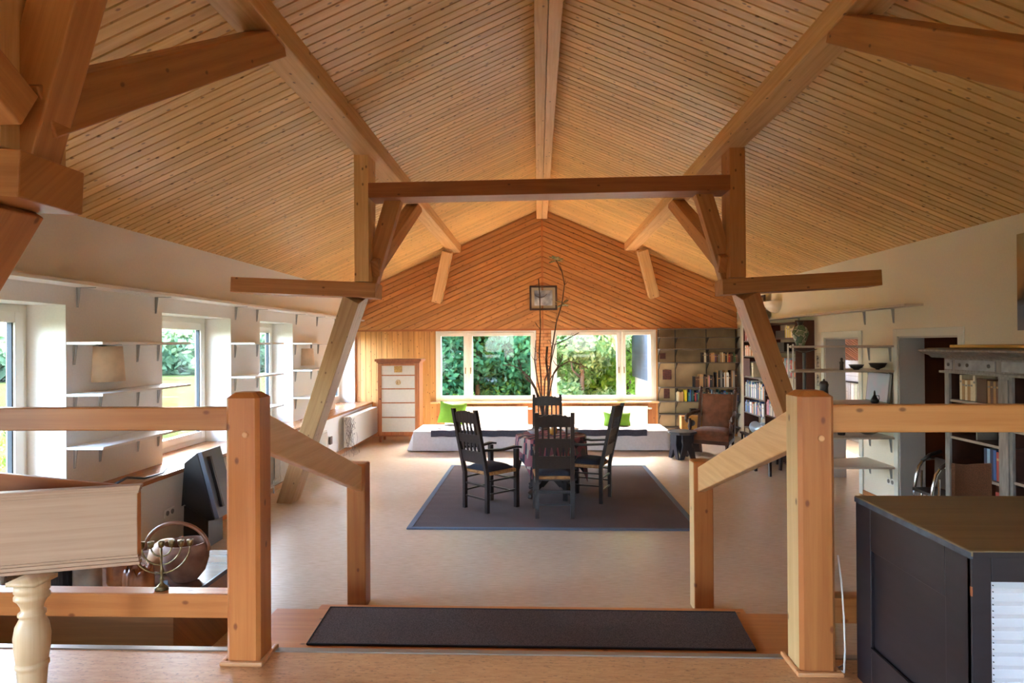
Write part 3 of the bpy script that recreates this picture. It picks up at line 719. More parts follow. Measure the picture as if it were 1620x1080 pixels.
# ------------------------------------------------------------------ round table with patterned cloth
clm, n, l, b = newmat('kilim_cloth'); tc = n.new('ShaderNodeTexCoord'); sp_ = n.new('ShaderNodeSeparateXYZ'); l.new(tc.outputs['Object'], sp_.inputs[0])
ck = n.new('ShaderNodeTexChecker'); ck.inputs['Scale'].default_value = 7; rot = n.new('ShaderNodeMapping'); rot.inputs['Rotation'].default_value = (0, 0, .785); l.new(tc.outputs['Object'], rot.inputs[0]); l.new(rot.outputs[0], ck.inputs[0])
wv = n.new('ShaderNodeTexWave'); wv.inputs['Scale'].default_value = 2.2; wv.inputs['Distortion'].default_value = 3; l.new(rot.outputs[0], wv.inputs[0])
ck.inputs[1].default_value = lin((150, 84, 92)); ck.inputs[2].default_value = lin((48, 46, 62))
nn_ = n.new('ShaderNodeTexVoronoi'); nn_.inputs['Scale'].default_value = 9; l.new(tc.outputs['Object'], nn_.inputs[0])
pal = ramp(n, l, nn_.outputs['Color'], [(.2, lin((38, 38, 52))), (.45, lin((156, 92, 100))), (.6, lin((196, 176, 160))), (.8, lin((58, 50, 60)))])
l.new(mixc(n, l, ramp(n, l, wv.outputs[0], [(.45, (0, 0, 0)), (.55, (1, 1, 1))]), ck.outputs[0], pal), b.inputs['Base Color']); b.inputs['Roughness'].default_value = .9
TX, TY = .16, 8.22
t = thing('dining_table', 'round pedestal dining table hidden under a patterned cloth', 'table', (TX, TY, .012))
MB().lathe([(.43, .735), (.44, .745), (.44, .755), (.43, .765)], (TX, TY, .0), 40).build('tabletop', BLACKW, t)
MB().lathe([(.11, .2), (.13, .24), (.07, .34), (.06, .45), (.09, .6), (.12, .735)], (TX, TY, 0), 20).build('pedestal', BLACKW, t, smooth=True)
for k in range(4):
    a = PI/4+k*PI/2; d = Vector((math.cos(a), math.sin(a), 0)); c0 = Vector((TX, TY, 0))
    m_ = MB(); pts = [c0+d*.04+Vector((0, 0, .26)), c0+d*.2+Vector((0, 0, .16)), c0+d*.38+Vector((0, 0, .06))]
    m_.bar(pts[0], pts[1], .06, .09).bar(pts[1], pts[2], .055, .06); m_.lathe([(.03, .012), (.035, .03), (.03, .06)], c0+d*.38, 10)
    m_.build('foot', BLACKW, t)
m_ = MB()
def cloth(u, v):
    # square cloth laid over a round top, its corners hanging low
    x = (u-.5)*1.45; y = (v-.5)*1.45; a = math.radians(20); x, y = x*math.cos(a)-y*math.sin(a), x*math.sin(a)+y*math.cos(a)
    r_ = math.hypot(x, y); R0 = .45
    if r_ <= R0: return (TX+x, TY+y, .771)
    th = math.atan2(y, x); rr_ = R0+.012*math.sin(th*11)+.07*(r_-R0); return (TX+math.cos(th)*rr_, TY+math.sin(th)*rr_, .771-(r_-R0)*.97)
m_.grid(cloth, 72, 72)
o = m_.build('tablecloth', clm, None, smooth=True); tag(o, 'dark red, cream and navy patterned cloth draped over the round dining table', 'tablecloth')
o.modifiers.new('s', 'SOLIDIFY').thickness = .004
solo(MB().lathe([(.03, 0), (.05, .03), (.052, .09), (.035, .13), (.028, .15), (.036, .17)], (TX+.03, TY-.02, .775), 18), 'jug', plain('honey_glaze', (190, 128, 52), .25), 'honey-brown jug on the dining table, seen through the near chair back', 'jug', smooth=True)
solo(MB().lathe([(.05, 0), (.09, .04), (.1, .05), (.09, .048), (.0, .012)], (TX-.22, TY+.1, .775), 18), 'bowl', plain('clear_grey_glass', (196, 200, 206), .15), 'pale shallow bowl on the window side of the dining table', 'bowl', smooth=True)
solo(MB().lathe([(.06, 0), (.11, .045), (.12, .06), (.11, .055), (.0, .012)], (TX+.26, TY+.16, .775), 18), 'bowl', plain('white_dish', (222, 226, 230), .2), 'white bowl on the shelf side of the dining table', 'bowl', smooth=True)

# ------------------------------------------------------------------ vase of bare branches
VX, VY = .06, 9.95
t = thing('branch_vase', 'tall dark floor vase holding bare branches behind the farthest dining chair', 'vase', (VX, VY, .012))
MB().lathe([(.09, .012), (.13, .1), (.14, .3), (.10, .55), (.06, .68), (.07, .74), (.055, .73)], (VX, VY, 0), 24).build('vase_body', plain('vase_glaze', (60, 48, 44), .35), t, smooth=True)
rr = random.Random(11); BRN = plain('bark', (112, 84, 70), .8, noise=.3, nscale=30)
# each branch: points (x, z) in the upright plane of the vase
BRL = [[(0.101, 0.846), (0.164, 1.293), (0.207, 1.789), (0.29, 2.285), (0.381, 2.582), (0.422, 2.88), (0.384, 3.079), (0.296, 3.259)],
       [(0.062, 0.846), (0.045, 1.392), (0.018, 1.79), (0.041, 2.188), (0.034, 2.685), (0.016, 2.984)],
       [(0.052, 0.846), (-0.035, 1.244), (-0.133, 1.423), (-0.291, 1.563), (-0.45, 1.624), (-0.56, 1.614)],
       [(0.071, 0.846), (0.004, 1.144), (-0.114, 1.343), (-0.223, 1.433)],
       [(0.121, 0.846), (0.184, 1.392), (0.324, 1.59), (0.483, 1.678), (0.681, 1.618), (0.779, 1.558)],
       [(0.141, 0.846), (0.164, 1.342), (0.127, 1.69), (0.148, 1.909)],
       [(0.091, 0.846), (-0.014, 1.393), (-0.052, 1.691), (-0.03, 2.009)],
       [(0.111, 0.846), (0.244, 1.491), (0.365, 1.689), (0.385, 1.788)],
       [(0.081, 0.846), (0.105, 1.392), (0.186, 1.59), (0.267, 1.938), (0.466, 2.026), (0.645, 2.124)],
       [(0.062, 0.846), (-0.065, 1.294), (-0.232, 1.493), (-0.31, 1.712)]]
for k, br in enumerate(BRL):
    dy = rr.uniform(-.18, .18); m_ = MB(); pts = [Vector((VX, VY, .70))]
    for i, (a, c_) in enumerate(br):
        p = Vector((a, VY+dy*(i/len(br)), c_)); pts.append(p)
    rad = [.015 - .009*i/len(pts) for i in range(len(pts))] if k != 5 else [.02]*len(pts)
    m_.tube(pts, rad, 6)
    for i in range(3, len(pts)-1):
        p = pts[i]
        for q in range(2):
            d = Vector((rr.uniform(-1, 1), rr.uniform(-.6, .6), rr.uniform(.1, 1))).normalized(); m_.tube([p, p+d*.07, p+d*.12+Vector((0, 0, .03))], [.005, .004, .002], 4)
    m_.build('branch', BRN, t, smooth=True)
    if k == 0:
        for pp in (pts[-1], pts[5]):
            f = MB()
            for a in range(9):
                d = Vector((math.cos(a*.7), math.sin(a*.7), rr.uniform(-.6, .5))).normalized(); e = d.cross(Vector((0, 0, 1))).normalized()*.02
                c0 = pp+d*.012; f.add([c0, c0+d*.08+e*2, c0+d*.13, c0+d*.08-e*2, c0+d*.07+Vector((0, 0, .012))], [(0, 1, 4), (1, 2, 4), (2, 3, 4), (3, 0, 4), (0, 3, 2, 1)])
            f.build('dried_flower', plain('dried_petal', (214, 200, 140), .8, c2=(120, 110, 70), nscale=40), t)

# ------------------------------------------------------------------ daybeds under the back windows
LINEN = plain('white_linen', (206, 200, 198), .85, noise=.08, nscale=25, bump=.25)
THROW = plain('printed_throw', (176, 168, 168), .9, c2=(58, 54, 64), nscale=7, bump=.2)
THD = plain('slate_throw', (66, 66, 78), .9, noise=.3, nscale=50, bump=.2)
def daybed(label, x0, x1, y0, y1, bands, flare):
    t = thing('daybed', label, 'daybed', ((x0+x1)/2, (y0+y1)/2, 0), 0, 'daybeds under the back windows')
    MB().box(x0+.06, x1-.06, y0+.06, y1-.06, .06, .33).build('mattress', LINEN, t)
    for fx in (x0+.12, x1-.12):
        for fy in (y0+.12, y1-.12): MB().lathe([(.02, 0), (.025, .06)], (fx, fy, 0), 10).build('foot', BLACKW, t)
    m_ = MB(); per = 90
    def rim(s):
        s = s % 1; Lx, Ly = x1-x0, y1-y0; d = s*2*(Lx+Ly)
        if d < Lx: return x0+d, y0, 0, -1
        d -= Lx
        if d < Ly: return x1, y0+d, 1, 0
        d -= Ly
        if d < Lx: return x1-d, y1, 0, 1
        d -= Lx; return x0, y1-d, -1, 0
    def cov(u, v):
        x, y, nx, ny = rim(u); fl = (.02+.012*math.sin(u*95)+flare*(1 if nx < 0 else 0))*v
        return (x+nx*fl, y+ny*fl, .37-v*.345)
    m_.grid(cov, 160, 6)
    m_.grid(lambda u, v: (x0+u*(x1-x0), y0+v*(y1-y0), .37+.006*math.sin(u*21)*math.sin(v*9)*(0 if u in (0, 1) or v in (0, 1) else 1)), 40, 12)
    m_.build('bedspread', LINEN, t, smooth=True)
    for a, b_, mat in bands:
        m_ = MB()
        def tf(u, v, a=a, b_=b_):
            x = a+u*(b_-a); q = v*(y1-.12-y0+.10)
            if q < .10: return (x, y0-.026-.004*math.sin(x*30), .285+q+.004*math.sin(x*17))
            return (x, y0-.02+(q-.1), .387+.010*math.sin(x*13+q*8)*math.sin(q*11))
        m_.grid(tf, 60, 16); tb_ = m_.build('throw_blanket', mat, t, smooth=True)
        m_ = MB(); m_.grid(lambda u, v, a=a, b_=b_: (a+u*(b_-a), y0-.032-.004*math.sin((a+u*(b_-a))*30), .282+v*.112+.004*math.sin((a+u*(b_-a))*17)), 60, 2)
        m_.grid(lambda u, v, a=a, b_=b_: (a+u*(b_-a), y0-.032+v*.07, .394), 30, 1)
        m_.build('throw_border', THD, tb_, smooth=True)
    return t
daybed('white-covered daybed with a slate-edged throw and upright green cushion, near the glazed cabinet', -2.28, -.12, 11.42, 12.42, [(-1.95, -.2, THROW)], .10)
daybed('white-covered daybed with a crumpled dark throw, beside the black stool', .2, 2.36, 11.50, 12.45, [(.3, 1.95, THROW)], .02)
GREEN = plain('green_cushion', (126, 178, 46), .75, noise=.12, nscale=18, bump=.15)
def pillow(name, label, c, sx, sz, th, rot, mat=GREEN):
    m_ = MB()
    for sg in (1, -1):
        def f(u, v, sg=sg):
            a, b_ = 2*u-1, 2*v-1; e = max(0, 1-a*a)*max(0, 1-b_*b_); pin = 1-.10*(1-abs(a*b_))
            p = Vector((a*sx/2*pin*sg, sg*-th/2*e**.55, b_*sz/2*pin)); return rot @ p+Vector(c)
        m_.grid(f, 16, 16)
    return solo(m_, name, mat, label, 'cushion', smooth=True)
pillow('green_cushion', 'big bright green cushion leaning upright on the daybed under the window', (-1.70, 12.42, .60), .54, .44, .18, Matrix.Rotation(-.35, 3, 'X') @ Matrix.Rotation(.1, 3, 'Y'))
pillow('green_cushion', 'smaller green cushion lying on the daybed behind the profile chair', (1.50, 12.14, .505), .52, .30, .22, Matrix.Rotation(-.5, 3, 'X') @ Matrix.Rotation(.04, 3, 'Y'))

# ------------------------------------------------------------------ tall cabinet with pale panels
CW = wood('cabinet_wood', (136, 76, 42), (164, 100, 58), axis='Z', knots=.1, rough=.35)
x0, x1, y0, y1 = -3.22, -2.38, 12.55, 12.98
t = thing('panel_cabinet', 'tall narrow brown cabinet with five pale panels in the window-wall corner', 'cabinet', ((x0+x1)/2, y0, 0))
MB().box(x0, x1, y0+.02, y1, .12, 1.62).build('body', CW, t, bevel=.004)
MB().box(x0-.05, x1+.05, y0-.04, y1+.03, 1.62, 1.665).box(x0-.02, x1+.02, y0-.015, y1+.01, 1.59, 1.62).build('cornice', CW, t, bevel=.006)
d = MB(); fr = .085; d.box(x0+.02, x0+fr, y0-.004, y0+.02, .14, 1.58).box(x1-fr, x1-.02, y0-.004, y0+.02, .14, 1.58)
zs = [.14+.06, .49, .78, 1.06, 1.33, 1.56]
for k, z in enumerate([.14]+zs[1:-1]+[1.535]): d.box(x0+fr, x1-fr, y0-.004, y0+.02, z if k else .14, z+(.022 if 0 < k < 5 else (.07 if k == 0 else .045)))
dd = d.build('door', wood('cabinet_door_wood', (156, 90, 50), (186, 120, 72), axis='Z', knots=.08, rough=.35), t, bevel=.002)
MB().box(x0+fr-.01, x1-fr+.01, y0+.006, y0+.012, .2, 1.55).build('panel', plain('rice_paper', (222, 220, 208), .8, noise=.05, nscale=20), dd)
MB().lathe([(.012, 0), (.014, .015), (.0, .02)], (x0+.055, y0-.004, .87), 10, Vector((0, -1, 0))).build('knob', BLACKW, dd)
for fx in (x0+.05, x1-.05):
    for fy in (y0+.05, y1-.05): MB().box(fx-.025, fx+.025, fy-.025, fy+.025, 0, .12).build('foot', CW, t)
MB().box(-2.88, -2.72, y0-.002, y0+.005, 1.40, 1.53).build('ornament', plain('gold_paper', (214, 180, 96), .5, c2=(150, 110, 60), nscale=60), dd)
MB().lathe([(.055, 0), (.055, .006), (.03, .01)], (-2.80, y0+.005, 1.20), 14, Vector((0, -1, 0))).build('ornament', plain('cream_paper', (230, 214, 170), .5, c2=(170, 120, 70), nscale=60), dd)

# ------------------------------------------------------------------ picture on the gable
t = thing('gable_picture', 'small framed black and white photograph hanging on the gable above the brick strip', 'picture', (.12, YB-.02, 2.92))
px0, px1, pz0, pz1 = -.17, .41, 2.66, 3.18; yy = YB-.018
m_ = MB(); m_.box(px0, px1, yy-.03, yy, pz0, pz0+.04).box(px0, px1, yy-.03, yy, pz1-.04, pz1).box(px0, px0+.04, yy-.03, yy, pz0+.04, pz1-.04).box(px1-.04, px1, yy-.03, yy, pz0+.04, pz1-.04)
m_.build('frame', plain('dark_frame', (70, 48, 40), .4), t)
MB().box(px0+.03, px1-.03, yy-.012, yy, pz0+.03, pz1-.03).build('mount', plain('mount_card', (176, 160, 132), .8), t)
MB().box(px0+.1, px1-.1, yy-.015, yy-.005, pz0+.1, pz1-.1).build('photograph', plain('grey_photo', (58, 66, 92), .5, c2=(200, 204, 208), nscale=5), t)

# ------------------------------------------------------------------ carved stool
SLATE = plain('slate_wood', (52, 52, 60), .35, noise=.25, nscale=30)
t = thing('carved_stool', 'low black carved stool standing between the daybed and the armchair', 'stool', (2.45, 10.85, 0))
c0 = Vector((2.43, 10.84, 0)); m_ = MB()
oc = [(c0.x+.25*math.cos(PI/8+k*PI/4), c0.y+.25*math.sin(PI/8+k*PI/4)) for k in range(8)]
m_.prism(oc, .43, .46).prism([(c0.x+(a-c0.x)*.9, c0.y+(b_-c0.y)*.9) for a, b_ in oc], .41, .43); m_.build('top', SLATE, t, bevel=.005)
for k in range(4):
    a = k*PI/2+.35; u = Vector((-math.sin(a), math.cos(a), 0)); n3 = Vector((math.cos(a), math.sin(a), 0)); m_ = MB()
    prof = [(-.10, .41), (.10, .41), (.085, .25), (.15, .0), (.07, 0), (.0, .16), (-.07, 0), (-.15, 0), (-.085, .25)]
    for (q1, q2) in (((-.10, .41), (-.15, 0)),): pass
    L = prof; vs = [c0+n3*(.15+.02)+u*p[0]+Vector((0, 0, p[1])) for p in L]+[c0+n3*(.15-.005)+u*p[0]+Vector((0, 0, p[1])) for p in L]; k_ = len(L)
    f = [(0, 1, 2, 5, 8), (2, 3, 4, 5), (5, 6, 7, 8)]
    m_.add(vs, [tuple(q) for q in f]+[tuple(i+k_ for i in q)[::-1] for q in f]+[(i, i+k_, (i+1) % k_+k_, (i+1) % k_) for i in range(k_)])
    m_.build('leg', SLATE, t)

# ------------------------------------------------------------------ upholstered armchair
BRV = plain('brown_velvet', (124, 80, 58), .8, noise=.3, nscale=12, sheen=.12, bump=.1, spec=.2)
AW = plain('walnut', (84, 52, 38), .3, noise=.3, nscale=25)
t = thing('armchair', 'old carved armchair in worn brown velvet in front of the bookshelves', 'armchair', (2.98, 10.98, 0), math.radians(152)); L = dict(world=False)
# local: faces +y
m_ = MB()
def sf(u, v):
    a, b_ = 2*u-1, 2*v-1; e = max(0, 1-abs(a)**4)*max(0, 1-abs(b_)**4); return (a*(.33-.03*(1-v)), b_*.30, .40+.10*e**.5)
m_.grid(sf, 14, 14); m_.prism([(-.30, -.30), (.30, -.30), (.33, .30), (-.33, .30)], .31, .40); m_.build('seat', BRV, t, smooth=False, **L)
MB().prism([(-.305, -.305), (.305, -.305), (.335, .305), (-.335, .305)], .25, .315).build('seat_rail', AW, t, bevel=.008, **L)
m_ = MB(); rk = lambda z: -.27-.30*(z-.42)
for sg in (1, -1):
    def bf(u, v, sg=sg):
        a = (2*u-1); z = .46+v*.58; e = max(0, 1-abs(a)**4)*max(0, 1-abs(2*v-1)**4); return (a*sg*(.25+.02*v), rk(z)+sg*.045*e**.5, z)
    m_.grid(bf, 12, 12)
m_.build('backrest', BRV, t, smooth=True, **L)
for sx in (-1, 1):
    m_ = MB(); m_.bar((sx*.29, rk(.2)+.0, .3), (sx*.30, rk(1.06), 1.06), .05, .05); m_.lathe([(.02, 0), (.035, .03), (.022, .06), (.03, .085), (.0, .12)], (sx*.30, rk(1.06), 1.06), 12); m_.build('back_post', AW, t, **L)
    m_ = MB(); m_.tube([(sx*.30, rk(.74), .74), (sx*.35, -.1, .73), (sx*.38, .12, .71), (sx*.38, .22, .69), (sx*.38, .25, .64), (sx*.375, .22, .60)], [.026, .03, .034, .036, .03, .02], 10); m_.build('armrest', AW, t, smooth=True, **L)
    MB().lathe([(.03, 0), (.02, .05), (.035, .10), (.018, .16), (.028, .24)], (sx*.34, .18, .42), 12).build('arm_support', AW, t, smooth=True, **L)
    MB().lathe([(.018, 0), (.03, .03), (.02, .06), (.035, .13), (.024, .2), (.036, .26)], (sx*.29, .26, 0), 12).build('leg', AW, t, smooth=True, **L)
    MB().bar((sx*.28, -.37, 0), (sx*.28, -.27, .28), .04, .045).build('leg', AW, t, **L)
t = thing('wooden_radio', 'small orange wooden box with round dark hole behind the armchair arm', 'box', (2.73, 11.2, .52))
MB().box(2.58, 2.90, 11.46, 11.6, .0, .40).build('stand', BLACKW, t)
MB().box(2.56, 2.93, 11.44, 11.62, .40, .64).build('case', plain('honey_box', (206, 146, 66), .4, noise=.15, nscale=14), t, bevel=.01)
MB().lathe([(.05, 0), (.055, .008), (.03, .004)], (2.745, 11.44, .52), 18, Vector((0, -1, 0))).build('round_opening', BLACKW, t)

# ------------------------------------------------------------------ small black side chair with pale cushion, far right of the room
t = thing('black_side_chair', 'low black wooden chair with pale seat pad half hidden by the handrail', 'chair', (3.52, 9.58, 0), math.radians(100))
L = dict(world=False)
for sx in (-1, 1):
    MB().box(sx*.2-.018, sx*.2+.018, .18, .216, 0, .34).build('leg', BLACKW, t, **L)
    MB().bar((sx*.2, -.2, 0), (sx*.2, -.27, .78), .036, .036).build('leg', BLACKW, t, **L)
MB().box(-.22, .22, -.22, .22, .30, .35).build('seat_frame', BLACKW, t, **L)
MB().box(-.2, .2, -.2, .2, .35, .39).build('seat_pad', plain('pale_pad', (206, 206, 214), .8), t, bevel=.012, **L)
MB().box(-.2, .2, -.27, -.25, .55, .62).build('back_rail', BLACKW, t, **L)

# ------------------------------------------------------------------ black leaning loudspeaker by the window ledge
t = thing('black_loudspeaker', 'tall black angular loudspeaker with grey sloping front by the window ledge', 'loudspeaker', (-3.15, 6.35, 0))
BK = plain('black_lacquer', (30, 28, 32), .35, noise=.2, nscale=60)
def spk(a):  return Vector(a)
prof = [(0, 0), (.27, 0), (.27, .30), (.38, .27), (.16, .94), (.03, .88), (.0, .46), (.03, .46), (.03, .42)]
m_ = MB(); m_.prism([(-3.45, 0), (-3.2, 0), (-3.2, .30), (-3.44, .40)], 6.0, 6.28, 'y'); m_.build('base', BK, t)
m_ = MB(); m_.prism([(-3.46, .40), (-3.43, .42), (-3.2, .26), (-3.13, .27), (-3.30, .92), (-3.43, .82)], 5.985, 6.34, 'y'); cb_ = m_.build('cabinet_body', BK, t, bevel=.006)
GF = plain('grey_grille', (96, 104, 120), .4)
m_ = MB(); m_.bar((-3.105, 6.165, .285), (-3.275, 6.165, .925), .36, .04, up=(1, 0, .26)); m_.build('front_grille', GF, cb_)
m_ = MB(); m_.bar((-3.105, 6.07, .38), (-3.235, 6.07, .87), .03, .05, up=(1, 0, .26)); m_.build('slot', BK, cb_)
# ------------------------------------------------------------------ metal wall shelving with books on the back wall
UP = plain('shelf_upright', (84, 76, 70), .4, metal=.5)
SHM = plain('grey_shelf_board', (110, 98, 90), .4)
PLY = plain('hardboard', (186, 160, 122), .45, c2=(164, 138, 104), nscale=3, spec=.5)
bx0, bx1, by0, by1 = 2.50, 4.12, 13.08, 13.36
t = thing('book_shelving', 'wide wall shelving of thin dark boards on brackets, beside the back window', 'bookshelf', ((bx0+bx1)/2, 13.2, 0))
MB().box(bx0, bx1, 13.335, 13.36, .05, 2.26).build('back_panel', PLY, t)
ZS = [.25, .49, .76, 1.04, 1.55, 1.84, 2.08, 2.26]
ZS = [.22, .49, .75, 1.04, 1.55, 1.83, 2.07, 2.25]
for z in ZS: MB().box(bx0, bx1, by0, 13.335, z-.016, z).build('shelf', SHM, t)
for x in (bx0+.01, 2.86, 3.50, bx1-.01):
    m_ = MB(); m_.box(x-.008, x+.008, 13.32, 13.335, 0.05, 2.26)
    for z in ZS[:-1]: m_.prism([(13.31, z-.016), (13.31, z-.14), (13.29, z-.14), (by0+.06, z-.03), (by0+.03, z-.016)], x-.006, x+.006, 'x')
    m_.build('upright', UP, t)
for a, b_, z0, z1 in ((2.54, 2.66, 1.62, 1.74), (2.60, 2.78, 1.19, 1.39), (2.62, 2.74, .80, 1.0)):
    solo(MB().box(a, b_, 13.315, 13.333, z0, z1), 'small_picture', plain('brick_red_print', (110, 58, 50), .5, c2=(70, 40, 38), nscale=25), {1.62: 'smallest dark red print pinned behind the book shelves, highest of three', 1.19: 'square dark red print pinned behind the book shelves, middle of three', .80: 'upright dark red print pinned behind the book shelves, lowest of three'}[z0], 'picture', 'red prints behind the shelves')

# books ------------------------------------------------------------
PALB = {'cream': (222, 208, 176), 'white': (230, 228, 220), 'brown': (104, 70, 50), 'dark brown': (62, 44, 38), 'red': (164, 58, 50), 'teal': (58, 116, 118), 'blue': (58, 96, 160), 'light blue': (140, 178, 206), 'black': (36, 34, 38), 'grey': (142, 138, 134), 'tan': (182, 142, 96), 'yellow': (222, 206, 50), 'green': (70, 104, 70), 'pink': (206, 140, 150), 'orange': (214, 120, 60), 'navy': (42, 52, 86), 'purple': (104, 74, 110)}
BMAT = {k: plain('book_'+k, v, .55, noise=.12, nscale=40) for k, v in PALB.items()}
PAGE = plain('book_pages', (226, 216, 194), .8)
_book = {}
rb = random.Random(5)
USED = {}
def book_meshes(colr, w_, d_, h_, title):
    """cover (spine at -y, turned up) and page block, in book space: x = thickness, y = depth, z = height"""
    k = (colr, w_, d_, h_, title)
    if k in _book: return _book[k]
    c_ = .0025
    a = MB(); a.box(0, w_, 0, c_, 0, h_).box(0, c_, c_, d_, 0, h_).box(w_-c_, w_, c_, d_, 0, h_)
    p = MB(); p.box(c_, w_-c_, c_, d_-.004, .003, h_-.003)
    if title:
        q = MB(); q.box(w_*.12, w_*.88, -.0006, .0, h_*.70, h_*.78)
    r_ = []
    for mb, nm, mt in ((a, 'cover', BMAT[colr]), (p, 'pages', PAGE))+(((q, 'spine_label', BMAT['tan' if sum(PALB[colr]) < 380 else 'grey']),) if title else ()):
        me = bpy.data.meshes.new(nm); me.from_pydata(mb.v, [], mb.f); me.update(); me.materials.append(mt); r_.append((nm, me))
    _book[k] = r_; return r_
def put_book(pos, rz, colr, w_, d_, h_, label, group, title=True, tilt=0, flat=False):
    t = bpy.data.objects.new('book', None); COL.objects.link(t)
    t.location = (pos[0], pos[1], pos[2]+.0012)
    t.rotation_euler = (0, tilt, rz) if not flat else (PI/2, 0, rz)
    if flat: t.rotation_euler = (0, PI/2, rz)
    t['label'] = label; t['category'] = 'book'; t['group'] = group
    for nm, me in book_meshes(colr, w_, d_, h_, title):
        o = bpy.data.objects.new(nm, me); COL.objects.link(o)
        if nm == 'cover': cv = o; o.parent = t
        else: o.parent = cv
    return t
def size_word(h_, w_): return ('tall' if h_ > .26 else 'short' if h_ < .19 else 'mid-height')+(' thick' if w_ > .035 else ' thin' if w_ < .018 else '')
def book_row(p0, rz, length, hmin, hmax, cols, where, group, wmin=.012, wmax=.045, depth=.17, tilt_end=0):
    """books side by side from p0 along the shelf direction (local +x turned by rz)"""
    seq = []; s = 0
    while True:
        w_ = round(rb.uniform(wmin, wmax)/.006)*.006; 
        if s+w_ > length: break
        h_ = round(rb.uniform(hmin, hmax)/.02)*.02; seq.append((s, w_, h_, rb.choice(cols))); s += w_+.0015
    ux, uy = math.cos(rz), math.sin(rz)
    for i, (s, w_, h_, c_) in enumerate(seq):
        pv = seq[i-1][3] if i else None; nx = seq[i+1][3] if i+1 < len(seq) else None
        nb = ('between %s and %s' % (pv, nx)) if pv and nx else ('end of row by %s' % (pv or nx or 'gap'))
        lab = '%s %s book %s, %s' % (size_word(h_, w_), c_, nb, where)
        if lab in USED:
            lab = '%s, %s half' % (lab, 'first' if i < len(seq)/2 else 'second')
            if lab in USED:
                lab = '%s %s book, %d cm along, %s' % (size_word(h_, w_), c_, round(s*100), where)
        USED[lab] = 1
        put_book((p0[0]+ux*s, p0[1]+uy*s, p0[2]), rz, c_, w_, depth, h_, lab, group, w_ > .024)
MIX1 = ['brown', 'dark brown', 'tan', 'grey', 'tan', 'red', 'black', 'green', 'cream', 'purple', 'black', 'dark brown']
MIX2 = ['cream', 'tan', 'brown', 'grey', 'dark brown', 'pink', 'red', 'tan', 'black', 'brown']
MIX3 = ['teal', 'black', 'grey', 'light blue', 'brown', 'navy', 'green', 'teal', 'red', 'dark brown', 'black', 'blue']
MIX4 = ['white', 'cream', 'light blue', 'teal', 'tan', 'white', 'grey', 'blue', 'orange']
G1 = 'books on the metal wall shelving'
book_row((3.37, 13.11, 1.55), 0, .72, .15, .21, MIX1, 'third shelf down', G1, .014, .04)
book_row((3.20, 13.11, 1.04), 0, .42, .19, .27, MIX2, 'tall-gap shelf', G1, .016, .045)
book_row((3.635, 13.11, 1.04), 0, .46, .24, .35, ['cream', 'brown', 'dark brown', 'grey', 'tan', 'black', 'white'], 'tall-gap shelf', G1, .016, .05)
put_book((3.00, 13.11, .75), 0, 'yellow', .045, .17, .24, 'bright yellow book standing on the shelf beside the armchair', G1, False)
book_row((2.86, 13.11, .75), 0, .13, .14, .22, ['cream', 'tan'], 'beside the yellow book', G1, .012, .03)
book_row((3.07, 13.11, .75), 0, 1.03, .16, .235, MIX3, 'shelf behind the armchair', G1, .014, .045)
book_row((3.40, 13.11, .49), 0, .25, .14, .22, ['red', 'brown', 'dark brown', 'orange', 'black'], 'low shelf', G1, .014, .04)
t = thing('black_box', 'small black double box on the low shelf behind the armchair', 'box', (3.2, 13.15, .49))
MB().box(3.13, 3.24, 13.12, 13.25, .49, .60).build('left_half', BLACKW, t); MB().box(3.245, 3.34, 13.12, 13.25, .49, .59).build('right_half', BLACKW, t)

# ------------------------------------------------------------------ bookcase run along the doorway wall
BCW = plain('mahogany_board', (92, 48, 36), .4, noise=.25, nscale=8, stretch=(1, 1, .2))
bcx = 3.87
ys_ = [12.08, 10.98, 9.68]
t = thing('bookcase_run', 'reddish-brown bookcase run packed with books along the doorway wall', 'bookcase', (4.0, 10.9, 0))
for i, y in enumerate(ys_): MB().box(bcx, XR-.002, y-.011, y+.011, 0, 2.28).build('side_panel', BCW, t)
MB().box(XR-.012, XR-.002, ys_[-1], ys_[0], 0, 2.28).build('back_panel', plain('pale_backing', (176, 160, 134), .7), t)
UZ = [[.05, .38, .66, .95, 1.32, 1.70, 1.98, 2.26], [.05, .40, .72, 1.06, 1.42, 1.80, 2.02, 2.26]]
for k in range(2):
    for z in UZ[k]: MB().box(bcx+.004, XR-.012, ys_[k+1]+.011, ys_[k]-.011, z-.02, z).build('shelf', BCW if k else SHM, t)
G2 = 'books in the bookcase along the doorway wall'
r90 = -PI/2     # row runs towards -y, spines face -x: local +x -> -y, local -y (spine) -> -x
for k, (z, c_, ln, h0, h1) in enumerate(((.05, MIX4, 1.0, .18, .26), (.66, MIX4+['blue'], 1.02, .17, .24), (.95, MIX4, 1.02, .22, .30), (1.32, ['white', 'cream', 'tan'], .45, .2, .28), (1.70, ['cream', 'tan', 'white', 'cream', 'orange'], 1.0, .15, .21), (1.98, ['cream', 'tan', 'orange', 'red', 'white'], .6, .15, .22))):
    book_row((bcx+.02, ys_[0]-.02, z), r90, ln, h0, h1, c_, ('bottom', 'third', 'fourth', 'fifth', 'sixth', 'seventh')[k]+' shelf, far bay', G2, .016, .045)
for k, (z, c_, ln, h0, h1) in enumerate(((.72, ['white', 'light blue', 'cream', 'grey', 'pink'], 1.1, .18, .26), (1.42, ['orange', 'red', 'white', 'light blue', 'pink'], 1.24, .22, .30), (2.02, ['cream', 'yellow', 'tan'], .4, .14, .20))):
    book_row((bcx+.02, ys_[1]-.02 if k < 2 else ys_[1]-.85, z), r90, ln, h0, h1, c_, ('low', 'middle', 'top')[k]+' shelf, near bay', G2, .018, .05)
